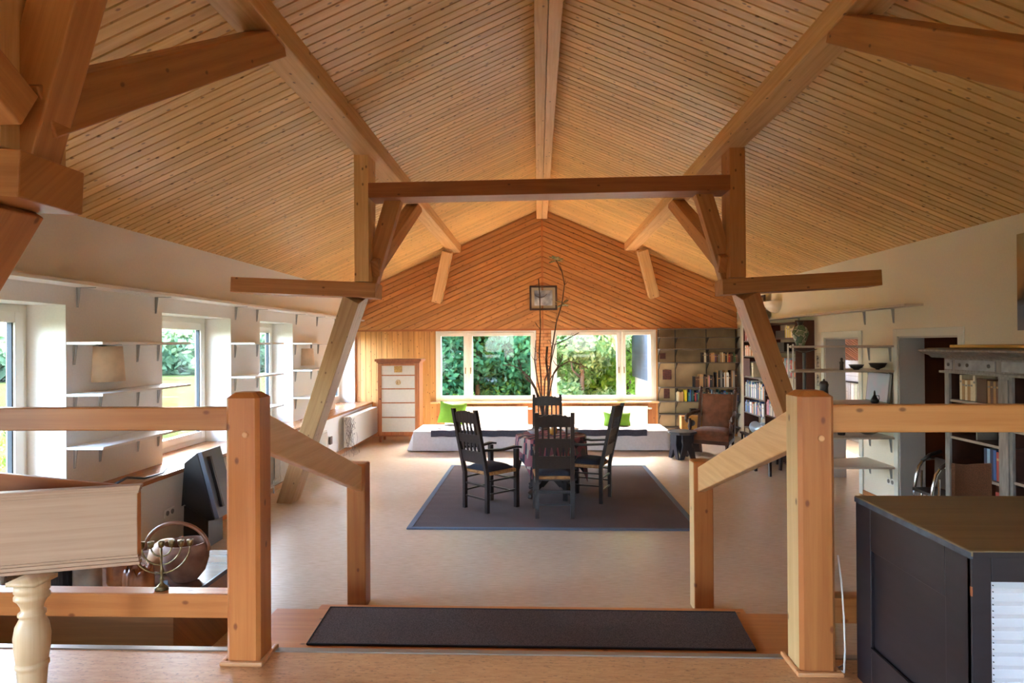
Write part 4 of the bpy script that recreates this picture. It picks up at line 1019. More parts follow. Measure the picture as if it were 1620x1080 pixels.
solo(MB().box(bcx-.012, bcx-.004, 11.70, 12.06, 1.33, 1.66), 'brown_board', plain('brown_leather', (92, 54, 44), .5), 'square dark brown board standing in front of books in the bookcase', 'board')
for k in range(3):
    put_book((bcx+.02, ys_[0]-.1, .382+k*.035), r90, ('white', 'light blue', 'grey')[k], .034, .2, .26, ('white', 'light blue', 'grey')[k]+' book lying flat in the small paper pile on the low bookcase shelf', G2, False, 0, True) if False else None
solo(MB().box(3.90, 4.10, 11.2, 11.6, .382, .50), 'paper_stack', plain('paper_white', (220, 222, 230), .7, c2=(170, 180, 200), nscale=20, stretch=(1, 1, 12)), 'pile of white and bluish papers on a low bookcase shelf', 'papers')
t = thing('black_box', 'pair of black boxes stacked on the top shelves behind the vase', 'box', (3.95, 10.3, 1.82))
MB().box(3.92, 4.1, 10.25, 10.62, 1.802, 1.95).build('lower_half', BLACKW, t); MB().box(3.92, 4.1, 10.2, 10.6, 2.022, 2.14).build('upper_half', BLACKW, t)
# desk lamp and low table edge beside the bookcase
t = thing('side_table', 'low dark side table against the bookcase behind the handrail', 'table', (3.62, 10.6, 0))
MB().box(3.45, 3.84, 10.25, 11.0, .40, .43).build('tabletop', BLACKW, t)
for x in (3.48, 3.81):
    for y in (10.28, 10.97): MB().box(x-.015, x+.015, y-.015, y+.015, 0, .40).build('leg', BLACKW, t)
t = thing('desk_lamp', 'silver desk lamp with round head on the side table by the bookcase', 'lamp', (3.6, 10.6, .43))
SIL = plain('silver_lamp', (176, 182, 192), .3, metal=.7)
MB().lathe([(.09, 0), (.09, .015), (.02, .02)], (3.62, 10.62, .43), 20).build('lamp_base', SIL, t)
MB().tube([(3.62, 10.62, .44), (3.70, 10.62, .72), (3.60, 10.58, .98)], .007).build('lamp_arm', SIL, t)
MB().lathe([(.0, 0), (.05, .01), (.09, .04), (.1, .07), (.09, .06)], (3.60, 10.60, .56), 20, Vector((-.6, -.8, 0))).build('lamp_head', SIL, t, smooth=True)
solo(MB().box(3.52, 3.80, 10.72, 10.95, .432, .50), 'basket_tray', plain('tray_tan', (170, 140, 110), .7, noise=.3, nscale=60), 'tan tray of papers on the low table beside the silver lamp', 'tray')

# ------------------------------------------------------------------ open shelving projecting between the doorways
SB = plain('open_shelf_board', (206, 192, 176), .45, noise=.08, nscale=10)
osz = [(1.885, 'highest'), (1.595, 'second'), (1.20, 'third'), (.815, 'fourth'), (.47, 'lowest')]
for z, w_ in osz:
    t = thing('open_shelf', '%s of the deep pale shelves projecting between the two doorways' % w_, 'shelf', (3.5, 7.8, z), 0, 'deep shelves between the doorways')
    m_ = MB(); m_.prism([(2.96, 7.52), (4.148, 7.52), (4.148, 8.2), (3.1, 7.95)], z, z+.022); m_.build('board', SB, t, bevel=.002)
    for y in (7.62, 8.1):
        bracket(t, y, z, x=XR, L=.4)
    MB().tube([(2.985, 7.60, z-.003), (2.985, 7.60, z+.03)], .009).build('end_pin', SHW, t)
pt = thing('shelf_post', 'two thin white posts carrying the free ends of the deep pale shelves', 'post', (3.0, 7.6, 0))
for x, y in ((2.985, 7.535), (3.07, 7.9)): MB().box(x-.008, x+.008, y-.008, y+.008, 0, 1.93).build('post', SHW, pt)
t = wall_shelf('wall_shelf', 'long narrow shelf high on the doorway wall, under the half-round lamp', 6.98, 12.05, 2.335, .2, [], .022)
t.location = (XR, 9.5, 2.335); PM[t.name] = Matrix.Translation(t.location)
for o in list(t.children): bpy.data.objects.remove(o)
MB().box(XR-.2, XR, 6.98, 12.05, 2.335, 2.358).build('board', SB, t)
for y in (7.55, 8.2, 10.2): bracket(t, y, 2.335, x=XR, L=.18)
# things on the shelves
t = thing('ginger_vase', 'bulbous green and white patterned vase on the highest deep shelf', 'vase', (3.13, 7.68, 1.909))
vm, n, l, b = newmat('vase_pattern'); tc = n.new('ShaderNodeTexCoord'); vo = n.new('ShaderNodeTexNoise'); vo.inputs['Scale'].default_value = 13; vo.inputs['Detail'].default_value = 3; l.new(tc.outputs['Object'], vo.inputs[0])
l.new(ramp(n, l, vo.outputs[0], [(.42, lin((110, 134, 104))), (.49, lin((70, 96, 74))), (.53, lin((216, 214, 196))), (.58, lin((130, 148, 112)))]), b.inputs['Base Color']); b.inputs['Roughness'].default_value = .15
MB().lathe([(.045, 0), (.05, .02), (.062, .05), (.092, .13), (.092, .16), (.07, .215), (.04, .235), (.032, .245)], (3.13, 7.68, 1.909), 26).build('vase_body', vm, t, smooth=True)
MB().lathe([(.03, .245), (.028, .262), (.042, .285), (.036, .29)], (3.13, 7.68, 1.909), 20).build('vase_neck', BLACKW, t, smooth=True)
t = thing('figurine', 'small dark standing figurine on the second deep shelf, by the doorway edge', 'figurine', (3.60, 7.66, 1.619))
MB().lathe([(.022, 0), (.02, .06), (.026, .09), (.012, .105), (.016, .125), (.012, .14), (0, .145)], (3.60, 7.66, 1.619), 12).build('body', BLACKW, t, smooth=True)
DB = plain('dark_bowl', (62, 52, 50), .35, noise=.2, nscale=30)
for x, r_, h_, l_ in ((3.78, .085, .062, 'round-bottomed dark bowl on the second deep shelf'), (4.03, .098, .078, 'wide footed dark bowl on the second deep shelf')):
    f = .03 if r_ < .09 else .02
    solo(MB().lathe([(f, 0), (f*1.1, .008), (r_*.75, h_*.4), (r_, h_), (r_*.96, h_), (r_*.6, h_*.4), (0, .014)], (x, 7.68, 1.619), 22, close=False), 'bowl', DB, l_, 'bowl', smooth=True)
solo(MB().lathe([(.05, 0), (.12, .035), (.19, .085), (.185, .087), (.11, .04), (0, .01)], (3.96, 7.78, .839), 26, close=False), 'bowl', plain('green_black_bowl', (44, 48, 48), .3, c2=(90, 90, 80), nscale=18), 'large low green-black bowl on the fourth deep shelf', 'bowl', smooth=True)
solo(MB().lathe([(.04, 0), (.045, .03), (.04, .08)], (3.62, 7.72, .839), 14), 'cup', BLACKW, 'small black cup beside the large low bowl', 'cup')
t = thing('oil_pot', 'small dark pot with knobbed lid on the third deep shelf, just above the newel', 'pot', (3.41, 7.7, 1.224))
MB().lathe([(.03, 0), (.055, .05), (.05, .10), (.03, .13)], (3.41, 7.7, 1.224), 18).build('body', DB, t, smooth=True)
m_ = MB().lathe([(.05, .10), (.046, .18), (.055, .22), (.04, .255), (.012, .265), (.012, .28), (0, .29)], (3.41, 7.7, 1.224), 18); m_.build('lid', DB, t, smooth=True)
t = thing('coffee_pot', 'dark slender spouted pot with handle standing before the bluish picture', 'pot', (4.0, 7.66, 1.224))
MB().lathe([(.035, 0), (.05, .03), (.03, .06), (.012, .10), (.010, .13), (.004, .15)], (3.98, 7.66, 1.224), 16).build('body', BLACKW, t, smooth=True)
MB().tube([(3.99, 7.66, 1.31), (4.03, 7.66, 1.31), (4.035, 7.66, 1.27), (4.01, 7.66, 1.25)], .004).build('handle', BLACKW, t)
t = thing('leaning_picture', 'pale blue and pink picture in a thin dark frame leaning on the third deep shelf', 'picture', (4.0, 7.9, 1.224))
M = frameM((4.09, 8.09, 1.224), (0, -1, 0), (.10, 0, 1))
def tilt(mb):
    mb.v = [tuple(M @ Vector(p)) for p in mb.v]; return mb
tilt(MB().box(0, .54, 0, .36, -.014, 0)).build('frame', plain('dark_thin_frame', (70, 60, 56), .4), t)
tilt(MB().box(.016, .50, .012, .348, 0, .004)).build('print', plain('blue_pink_print', (168, 186, 214), .12, c2=(200, 176, 206), nscale=3, coat=.6), t)
t = thing('floor_uplighter', 'black floor lamp with wide dish and slim pole in front of the bookcase end', 'lamp', (3.66, 9.1, 0))
MB().lathe([(.02, 0), (.09, .025), (.17, .05), (.165, .053), (.08, .03), (0, .01)], (3.76, 9.1, 1.80), 26, close=False).build('dish', BLACKW, t, smooth=True)
MB().tube([(3.76, 9.1, .02), (3.76, 9.1, 1.81)], .022, 10).build('pole', BLACKW, t); MB().lathe([(.13, 0), (.13, .02), (.03, .03)], (3.76, 9.1, 0), 24).build('lamp_base', BLACKW, t)
for z, l_ in ((1.55, 'upper'), (1.27, 'lower')):
    t = thing('ink_drawing', '%s of two small framed ink drawings beside the far doorway' % l_, 'picture', (XR, 9.5, z))
    MB().box(XR-.012, XR, 9.46, 9.60, z, z+.24).build('mount', plain('mount_white', (214, 206, 186), .7), t)
    MB().box(XR-.014, XR-.011, 9.49, 9.57, z+.03, z+.2).build('drawing', plain('ink', (220, 214, 200), .7, c2=(36, 36, 36), nscale=22), t)
# half-round wall light and picture over the high shelf
t = thing('wall_uplighter', 'white quarter-bowl wall light above the high shelf on the doorway wall', 'wall lamp', (XR, 11.1, 2.5))
m_ = MB()
def bowl(u, v):
    a = PI*u; e = PI/2*v; r_ = .24; return (XR-r_*.9*math.sin(a)*math.cos(e)*1.0-.002, 11.15-r_*math.cos(a)*math.cos(e), 2.66-.20*math.sin(e))
m_.grid(bowl, 20, 8); o = m_.build('glass_bowl', plain('opal_glass', (238, 230, 214), .3), t, smooth=True)
MB().box(XR-.04, XR, 11.12, 11.18, 2.48, 2.56).build('mount', SHW, t)
t = thing('shelf_picture', 'small golden-brown picture in dark frame standing on the high shelf', 'picture', (4.05, 11.6, 2.36))
MB().box(4.03, 4.05, 11.42, 11.85, 2.358, 2.80).build('frame', plain('dark_frame2', (70, 52, 40), .4), t)
MB().box(4.024, 4.031, 11.46, 11.81, 2.40, 2.76).build('print', plain('amber_print', (150, 120, 70), .5, c2=(90, 84, 70), nscale=7), t)
# kitchen items seen through the far doorway
t = thing('towel_rail', 'black rail with hanging pale towels on the kitchen tiles beyond the far doorway', 'rail', (6.1, 12.5, 1.2))
MB().box(6.12, 6.18, 12.3, 12.95, 1.15, 1.18).build('rail', BLACKW, t)
for k in range(4): MB().box(6.14, 6.16, 12.32+k*.13, 12.43+k*.13, .55, 1.145).build('towel', plain('towel_%d' % k, ((206, 200, 190), (190, 196, 170), (214, 208, 200), (180, 176, 170))[k], .9, bump=.2, noise=.1), t)
# ------------------------------------------------------------------ limed cabinet-bookcase on the doorway wall
LIME = plain('limed_wood', (146, 140, 136), .55, c2=(118, 112, 110), nscale=7, stretch=(5, 5, 1), bump=.1)
BRI = plain('brown_interior', (78, 42, 28), .5, noise=.3, nscale=12)
xf, xb, ya, yb = 3.70, 4.14, 3.3, 5.92
t = thing('limed_bookcase', 'grey limed bookcase with panelled frieze standing beyond the dark cabinet', 'bookcase', (3.9, 4.6, 0))
m_ = MB(); m_.box(xf+.02, xb, yb-.03, yb, 0, 1.68).box(xf+.02, xb, ya, ya+.03, 0, 1.68).box(xb-.015, xb, ya, yb, 0, 1.68); m_.build('carcass', BRI, t)
st_ = [(5.86, 5.92), (5.10, 5.25), (4.02, 4.17), (3.3, 3.4)]
for a, b_ in st_:
    so = MB().box(xf, xf+.025, a, b_, 0, 1.68).build('stile', LIME, t, bevel=.003)
    if b_-a > .12: MB().box(xf-.012, xf, a+.03, b_-.03, .1, 1.64).build('pilaster_panel', LIME, so, bevel=.003)
for a, b_ in st_[1:3]: MB().box(xf+.02, xb-.015, (a+b_)/2-.012, (a+b_)/2+.012, 0, 1.68).build('partition', BRI, t)
fz = MB().box(xf, xb, ya, yb, 1.68, 1.80).build('frieze', LIME, t)
for a, b_ in ((5.80, 5.90), (5.27, 5.76), (4.2, 5.2), (3.45, 4.14)): MB().box(xf-.008, xf, a, b_, 1.70, 1.785).build('frieze_panel', plain('limed_panel', (160, 160, 166), .5, c2=(132, 130, 136), nscale=9), fz, bevel=.003)
for y in (5.34, 5.6, 5.7, 5.85, 4.9, 4.5): MB().lathe([(.016, 0), (.016, .006), (0, .012)], (xf-.008, y, 1.742), 12, Vector((-1, 0, 0))).build('rosette', plain('rosette', (90, 84, 84), .5), fz)
m_ = MB(); m_.prism([(xb, 1.80), (xf-.04, 1.80), (xf-.07, 1.825), (xf-.12, 1.84), (xf-.16, 1.86), (xf-.16, 1.875), (xf-.06, 1.89), (xb, 1.89)], ya-.1, yb+.12, 'y'); m_.box(xf-.03, xb, ya-.02, yb+.03, 1.665, 1.685); m_.build('cornice', LIME, t)
SHP = plain('shelf_edge_pale', (156, 140, 128), .5)
for z, a, b_ in ((1.43, 5.11, 5.88), (1.10, 5.11, 5.88), (.80, 5.11, 5.88), (.45, 5.11, 5.88), (1.25, 4.18, 5.10), (.85, 4.18, 5.10), (.98, 3.4, 4.0)):
    sh_ = MB().box(xf+.015, xb-.015, a, b_, z-.022, z).build('shelf', BRI, t); MB().box(xf+.011, xf+.016, a, b_, z-.022, z).build('shelf_edge', SHP, sh_)
G3 = 'books in the limed bookcase'
YC = {'c': 'cream', 't': 'tan'}
pos = 5.79
for i, (w_, h_, c_) in enumerate([(.03, .22, 'cream'), (.036, .18, 'tan'), (.03, .175, 'cream'), (.036, .18, 'tan'), (.03, .18, 'cream'), (.03, .22, 'cream')]):
    put_book((xf+.05, pos, 1.43), -PI/2, c_, w_, .17, h_, '%s book, %s from the doorway on the top shelf of the limed bookcase' % (c_, ('first', 'second', 'third', 'fourth', 'fifth', 'sixth')[i]), G3); pos -= w_+.002
put_book((xf+.05, 5.57, 1.43), -PI/2, 'brown', .12, .17, .20, 'broad tan-brown album in the middle of the top shelf of the limed bookcase', G3, False); pos = 5.44
for i in range(4):
    put_book((xf+.05, pos, 1.43), -PI/2, ('tan', 'brown', 'tan', 'brown')[i], .03, .17, .185, ('tan', 'brown', 'tan', 'brown')[i]+' narrow book, %s after the album, top shelf of the limed bookcase' % ('first', 'second', 'third', 'fourth')[i], G3, True, 0); pos -= .033
put_book((xf+.05, 5.29, 1.43), -PI/2, 'light blue', .025, .17, .225, 'tall light blue book at the pilaster end of the top shelf of the limed bookcase', G3, False)
put_book((xf+.06, 5.60, 1.10), -PI/2, 'grey', .014, .17, .25, 'single thin grey file standing alone on the second shelf of the limed bookcase', G3, False)
for i, c_ in enumerate(('navy', 'light blue', 'navy', 'blue', 'red', 'pink')):
    put_book((xf+.05, 5.49-i*.036, .80), -PI/2, c_, .033, .17, .25 if i < 4 else .24, '%s folder, %s in the row on the third shelf of the limed bookcase' % (c_, ('first', 'second', 'third', 'fourth', 'fifth', 'sixth')[i]), G3, i > 3)
put_book((xf+.05, 5.36, .45), -PI/2, 'red', .12, .17, .26, 'thick bright red folder on the lowest visible shelf of the limed bookcase', G3, False)
t = thing('gilt_frame', 'gilded picture frame lying flat on top of the limed bookcase', 'frame', (3.75, 4.9, 1.89)); GILT = plain('gilt', (186, 146, 74), .35, metal=.8)
m_ = MB(); m_.box(3.62, 3.68, 3.6, 5.72, 1.892, 1.92).box(4.05, 4.11, 3.6, 5.72, 1.892, 1.92).box(3.68, 4.05, 5.66, 5.72, 1.892, 1.92).box(3.68, 4.05, 3.6, 3.66, 1.892, 1.92); m_.build('frame', GILT, t, bevel=.006)
# poster on the wall
t = thing('wall_poster', 'frameless painted poster of dark figures hanging on the doorway wall at the picture edge', 'poster', (XR, 5.2, 2.03))
pm, n, l, b = newmat('poster_print'); tc = n.new('ShaderNodeTexCoord'); sp_ = n.new('ShaderNodeSeparateXYZ'); l.new(tc.outputs['Object'], sp_.inputs[0]); nz = n.new('ShaderNodeTexNoise'); nz.inputs['Scale'].default_value = 5; l.new(tc.outputs['Object'], nz.inputs[0])
g_ = math_n(n, l, 'ADD', math_n(n, l, 'MULTIPLY', sp_.outputs[2], 1.1), math_n(n, l, 'MULTIPLY', nz.outputs[0], .35))
l.new(ramp(n, l, g_, [(.20, lin((120, 128, 140))), (.42, lin((96, 110, 140))), (.5, lin((50, 40, 40))), (.62, lin((176, 126, 70))), (.82, lin((190, 140, 80))), (.98, lin((176, 160, 120)))]), b.inputs['Base Color'])
MB().box(XR-.006, XR, 4.6, 5.64, 2.04, 2.87).build('print', pm, t)
# chairs glimpsed over the dark cabinet
WK = plain('brown_canvas', (116, 74, 50), .85, noise=.35, nscale=160, bump=.6)
t = thing('wicker_chair', 'brown woven chair back showing above the dark cabinet', 'chair', (2.8, 4.3, 0))
m_ = MB()
def wf(u, v): a = (u-.5)*2; return (2.80+a*.115, 4.2+.05*(1-a*a), .45+v*(.69+.02*abs(a)))
m_.grid(wf, 12, 8); o = m_.build('backrest', WK, t); o.modifiers.new('s', 'SOLIDIFY').thickness = .02
MB().box(2.66, 2.94, 4.26, 4.7, .42, .46).build('seat', WK, t)
for x in (2.69, 2.91):
    for y in (4.27, 4.68): MB().box(x-.015, x+.015, y-.015, y+.015, 0, .42).build('leg', AW, t)
t = thing('tubular_chair', 'chair of bent chromed tube with black arms in front of the near doorway', 'chair', (4.0, 6.6, 0)); CHR = plain('chrome', (196, 198, 204), .12, metal=1.0)
for dx, dy in ((0, 0), (.10, .45)):
    MB().tube([(3.86+dx, 6.35+dy, .02), (3.83+dx, 6.35+dy, .40), (3.85+dx, 6.35+dy, .52), (3.88+dx, 6.35+dy, .64), (3.93+dx, 6.35+dy, .715), (4.12+dx, 6.35+dy, .735)], .016, 10).build('tube_frame', CHR, t, smooth=True)
    MB().tube([(3.90+dx, 6.35+dy, .02), (3.91+dx, 6.35+dy, .60)], .011, 8).build('tube_frame', CHR, t, smooth=True)
    MB().tube([(3.915+dx, 6.35+dy, .70), (4.0+dx, 6.35+dy, .765), (4.11+dx, 6.35+dy, .80)], .02, 8).build('armrest', BLACKW, t, smooth=True)
MB().box(3.90, 4.14, 6.40, 6.78, .40, .43).build('seat', BLACKW, t)
MB().bar((4.13, 6.6, .44), (4.14, 6.6, .74), .36, .015, up=(1, 0, 0)).build('backrest', BLACKW, t)

# ------------------------------------------------------------------ big dark cabinet on the platform
CBK = plain('dark_stained_cabinet', (36, 31, 38), .38, noise=.25, nscale=6, stretch=(1, 1, 5), spec=.45)
CTOP = wood('worn_cabinet_top', (92, 76, 54), (118, 100, 72), knots=0, rough=.4, gs=.7)
cx0, cx1, cy0, cy1, cz0, cz1 = 1.37, 2.62, 2.07, 2.80, .5, 1.285
t = thing('dark_cabinet', 'large dark-stained low cabinet with worn greenish-brown top beside the newel post', 'cabinet', (2.0, 2.4, .5))
m_ = MB(); f = .055
m_.box(cx0, cx0+.02, cy0, cy0+.13, cz0, cz1-.02).box(cx0, cx0+.02, cy1-.12, cy1, cz0, cz1-.02).box(cx0, cx0+.02, cy0+.13, cy1-.12, cz1-.2, cz1-.02).box(cx0, cx0+.02, cy0+.13, cy1-.12, cz0, cz0+.17)
m_.box(cx0+.014, cx0+.02, cy0+.12, cy1-.11, cz0+.16, cz1-.19); m_.box(cx1-.02, cx1, cy0, cy1, cz0, cz1-.02).box(cx0+.02, cx1-.02, cy1-.02, cy1, cz0, cz1-.02)
m_.build('side_panel', CBK, t, bevel=.003)
m_ = MB(); m_.prism([(cy0+.13, cz0+.17), (cy1-.12, cz0+.17), (cy1-.12, cz0+.185), (cy0+.13, cz0+.185)], cx0-.004, cx0+.006, 'x'); m_.build('panel_moulding', CBK, t)
m_ = MB(); m_.box(cx0, cx0+.062, cy0-.002, cy0+.02, cz0, cz1-.02).box(cx0+.062, cx1, cy0-.002, cy0+.02, cz1-.10, cz1-.02).box(cx0+.062, cx1, cy0-.002, cy0+.02, cz0, cz0+.06).box(cx1-.06, cx1, cy0-.002, cy0+.02, cz0+.06, cz1-.1)
m_.build('face_frame', CBK, t, bevel=.003)
m_ = MB(); m_.box(cx0-.003, cx1+.003, cy0-.005, cy1+.003, cz1-.02, cz1); tp_ = m_.build('top', CTOP, t, bevel=.004)
MB().box(cx0+.004, cx1+.003, cy0-.0065, cy0-.003, cz1-.021, cz1-.004).build('front_edge', CBK, tp_)
MB().box(cx0-.004, cx0+.004, cy0-.004, cy1+.003, cz1-.026, cz1-.006).build('top_edge', plain('chipped_edge', (78, 92, 108), .45, c2=(50, 58, 72), nscale=14), tp_)
m_ = MB(); z = cz0+.07; k = 0; x0_, x1_ = cx0+.064, cx1-.062; vs = []; nz_ = 30; pts = []
for i in range(nz_+1):
    pts.append((cy0+(.012 if i % 2 else .028), cz1-.105-i*(cz1-.105-cz0-.07)/nz_))
for i in range(nz_):
    a, b_ = pts[i], pts[i+1]; m_.add([(x0_, a[0], a[1]), (x1_, a[0], a[1]), (x1_, b_[0], b_[1]), (x0_, b_[0], b_[1])], [(0, 3, 2, 1)])
m_.build('pleated_blind', plain('pleated_fabric', (206, 208, 218), .7), t)
m_ = MB()
for i in range(1, nz_, 1):
    a = pts[i]; m_.lathe([(.0018, 0), (.0018, .003)], (x0_+.012, (pts[i][0]+pts[i-1][0])/2-.006, (pts[i][1]+pts[i-1][1])/2), 6, Vector((0, -1, 0)))
m_.build('cord_hole', DARKM, t)
m_ = MB(); m_.box(cx0-.001, cx0+.003, cy0-.003, cy0+.004, cz1-.145, cz1-.115); m_.build('wood_chip', plain('raw_chip', (150, 84, 50), .6), t)
m_ = MB().tube([(1.315, 2.80, .52), (1.315, 2.79, .62), (1.33, 2.83, .75), (1.325, 2.84, .9), (1.33, 2.88, 1.0)], .004, 6).tube([(1.315, 2.80, .52), (1.31, 2.86, .505), (1.36, 2.9, .504)], .004, 6)
solo(m_, 'white_cable', SHW, 'thin white cable hanging between the newel post and the dark cabinet', 'cable', smooth=True)

# ------------------------------------------------------------------ limed keyboard instrument on turned legs
PI_W = wood('limed_case', (156, 120, 94), (172, 138, 112), knots=0, rough=.45, gs=1.6, var=.02)
T0 = Vector((-1.575, 2.42, 0)); A0 = T0+(Vector((-2.01, 2.28, 0))-T0).normalized()*2.0; B0 = T0+(Vector((-2.31, 2.66, 0))-T0).normalized()*1.55
t = thing('spinet', 'pale limed spinet with open case and turned legs at the edge of the platform', 'keyboard instrument', (-2.2, 2.3, .5))
def side(nm, p, q, z0, z1, th, mat, out=0):
    d = (q-p).normalized(); nrm = Vector((d.y, -d.x, 0)); m_ = MB()
    # local frame along the side so that the grain follows it
    M = frameM((p.x, p.y, z0), d, (0, 0, 1)); L = (q-p).length
    o = MB().box(-out, L, 0, z1-z0, -th-out if False else -th, out).build(nm, mat, None, bevel=.003)
    o.parent = t; o.matrix_basis = PM[t.name].inverted() @ M; return o
# A0 -> T0 : normal must face the camera (-y)
side('case_side', A0, T0, 1.125, 1.40, .02, PI_W)
INN = wood('case_inner', (148, 84, 44), (168, 102, 58), knots=0, rough=.4, var=.02)
side('bent_side', B0, T0, 1.125, 1.40, .018, INN)
for z0, z1, o_ in ((1.378, 1.388, .012), (1.388, 1.400, .018), (1.400, 1.410, .024), (1.100, 1.112, .016), (1.112, 1.126, .010), (1.126, 1.136, .005)):
    d = (T0-A0).normalized(); nrm = Vector((d.y, -d.x, 0)); e = (T0-B0).normalized(); ne = Vector((-e.y, e.x, 0))
    M = frameM((A0.x, A0.y, z0), d, (0, 0, 1)); L = (T0-A0).length
    o = MB().box(0, L+o_*.7, 0, z1-z0, -.02, o_).build('moulding', PI_W, None, bevel=.002); o.parent = t; o.matrix_basis = PM[t.name].inverted() @ M
m_ = MB(); m_.prism([(A0.x, A0.y), (T0.x-.02, T0.y), (B0.x, B0.y)], 1.10, 1.118); m_.build('bottom_board', PI_W, t)
m_ = MB(); m_.prism([(A0.x, A0.y), (T0.x-.04, T0.y), (B0.x, B0.y)], 1.26, 1.265); m_.build('soundboard', INN, t)
LG = wood('turned_leg_wood', (190, 156, 116), (212, 180, 142), axis='Z', knots=0, rough=.4, var=.02)
def turned(x, y):
    m_ = MB(); m_.box(x-.055, x+.055, y-.055, y+.055, 1.085, 1.10)
    pr = [(.026, .5), (.034, .52), (.026, .56), (.03, .60), (.043, .70), (.048, .765), (.046, .772), (.053, .779), (.053, .79), (.046, .797), (.05, .80), (.056, .84), (.058, .89), (.052, .93), (.04, .955), (.036, .96), (.044, .967), (.044, .976), (.034, .985), (.036, 1.0), (.046, 1.02), (.056, 1.03), (.056, 1.04), (.048, 1.047), (.056, 1.055), (.056, 1.085)]
    m_.lathe(pr, (x, y, 0), 28); m_.build('leg', LG, t, smooth='auto')
turned(-1.87, 2.26); turned(-2.9, 2.1); turned(-2.7, 2.75)
m_ = MB(); m_.box(-2.95, -1.98, 2.30, 2.36, .52, .56); m_.build('foot_rail', LG, t)
# small dark things by the window ledge beyond the case
solo(MB().tube([(-2.12, 3.6, 1.105), (-2.05, 3.6, 1.14), (-1.98, 3.6, 1.12), (-1.9, 3.6, 1.115), (-1.82, 3.6, 1.13)], .006), 'x', BLACKW, 'x', 'x') if False else None
solo(MB().box(-3.86, -3.62, 4.62, 5.0, .742, .76).prism([(-3.86, 4.62), (-3.62, 4.7), (-3.66, 5.02), (-3.84, 5.0)], .76, .775), 'dark_folder', plain('slate_folder', (74, 84, 104), .5), 'flat slate-blue folder lying on the window ledge of the nearest visible window', 'folder')
solo(MB().tube([(-3.70, 5.35, .745), (-3.62, 5.42, .80), (-3.58, 5.6, .755), (-3.56, 5.85, .75), (-3.60, 6.05, .80)], [.012, .012, .01, .008, .005]), 'black_strap', BLACKW, 'thin black curled strap lying on the wooden window ledge past the spinet', 'strap', smooth=True)

# ------------------------------------------------------------------ low chest below the platform with pottery on top
ct = thing('low_chest', 'long low brown chest with dark-edged glossy top just below the platform', 'chest', (-2.8, 4.1, 0))
MB().box(-3.36, -2.13, 3.60, 4.54, 0, .43).build('body', wood('chest_wood', (120, 78, 50), (146, 98, 64), knots=0, rough=.4), ct)
MB().box(-3.37, -2.11, 3.56, 4.57, .43, .448).build('top', wood('chest_top', (104, 76, 62), (128, 96, 78), knots=0, rough=.18), ct)
MB().box(-2.112, -2.10, 3.555, 4.575, .425, .452).box(-3.37, -2.1, 3.548, 3.56, .425, .452).build('edge', plain('dark_edge', (40, 34, 40), .3), ct)
bc = Vector((-2.27, 3.98, .45))
t = thing('handled_pot', 'round brown wicker-like pot with a tall arched handle on the low chest', 'pot', bc)
POT = plain('brown_clay', (142, 106, 88), .7, c2=(116, 80, 64), nscale=12, bump=.15)
MB().lathe([(.06, 0), (.075, .008), (.115, .06), (.135, .13), (.138, .20), (.13, .245), (.122, .245), (.128, .2), (.12, .12), (0, .03)], bc, 28, close=False).build('body', POT, t, smooth=True)
m_ = MB(); pts = [bc+Vector((-.21*math.cos(a)-.06, 0, .19+.175*math.sin(a))) for a in [PI*k/16 for k in range(17)]]
m_.tube(pts, .013, 8); m_.build('handle', plain('cane_handle', (120, 74, 48), .35), t, smooth=True)
WDC = plain('burl_wood', (170, 104, 58), .45, c2=(104, 56, 32), nscale=9, bump=.6)
rr = random.Random(2)
for k, (x, y, r_, h_, lb) in enumerate(((-2.60, 3.86, .088, .17, 'carved reddish burl wood bowl on the low chest, next to the pale cylinder'), (-2.415, 3.73, .08, .165, 'carved reddish burl wood bowl on the low chest, behind the menorah'))):
    m_ = MB(); n_ = 26; pr = [(.8, 0), (1.0, .25), (1.02, .6), (.95, .9), (.85, 1.0), (.7, .85), (0, .5)]
    off = [1+.10*math.sin(i*1.7+k)+.05*math.sin(i*3.1) for i in range(n_)]; hh = [1+.10*math.sin(i*1.3+k*2)+.07*math.sin(i*2.9) for i in range(n_)]; base = len(m_.v)
    for q, (a, z) in enumerate(pr):
        for i in range(n_): m_.v.append((x+r_*a*off[i]*math.cos(2*PI*i/n_), y+r_*a*off[i]*math.sin(2*PI*i/n_), .449+h_*z*(hh[i] if z > .5 else 1)))
    for q in range(len(pr)-1):
        for i in range(n_): m_.f.append((q*n_+i, q*n_+(i+1) % n_, (q+1)*n_+(i+1) % n_, (q+1)*n_+i))
    m_.f.append(tuple(range(n_))[::-1]); m_.f.append(tuple((len(pr)-1)*n_+i for i in range(n_)))
    solo(m_, 'burl_bowl', WDC, lb, 'bowl', 'burl bowls on the low chest', smooth=True)
solo(MB().lathe([(.0, 0), (.09, .02), (.12, .08), (.10, .16), (.05, .2), (0, .21)], (-2.50, 4.15, .449), 20), 'tan_gourd', plain('tan_gourd', (206, 160, 112), .5, noise=.1), 'tan rounded gourd on the low chest behind the menorah arms', 'gourd', smooth=True)
solo(MB().lathe([(.075, 0), (.078, .01), (.078, .19), (.07, .20), (.068, .02), (0, .015)], (-2.79, 3.80, .449), 24, close=False), 'grey_cylinder', plain('stone_vase', (168, 156, 140), .6, c2=(120, 112, 102), nscale=6), 'pale grey cylindrical vase on the low chest', 'vase', smooth=True)
solo(MB().lathe([(.085, 0), (.085, .19), (.075, .195), (.075, .02), (0, .015)], (-2.97, 3.80, .449), 18, close=False), 'black_cylinder', plain('black_ribbed', (34, 28, 32), .4, stretch=(6, 6, .2), nscale=20, bump=.8, noise=.2), 'black ribbed cylindrical pot on the low chest', 'pot')
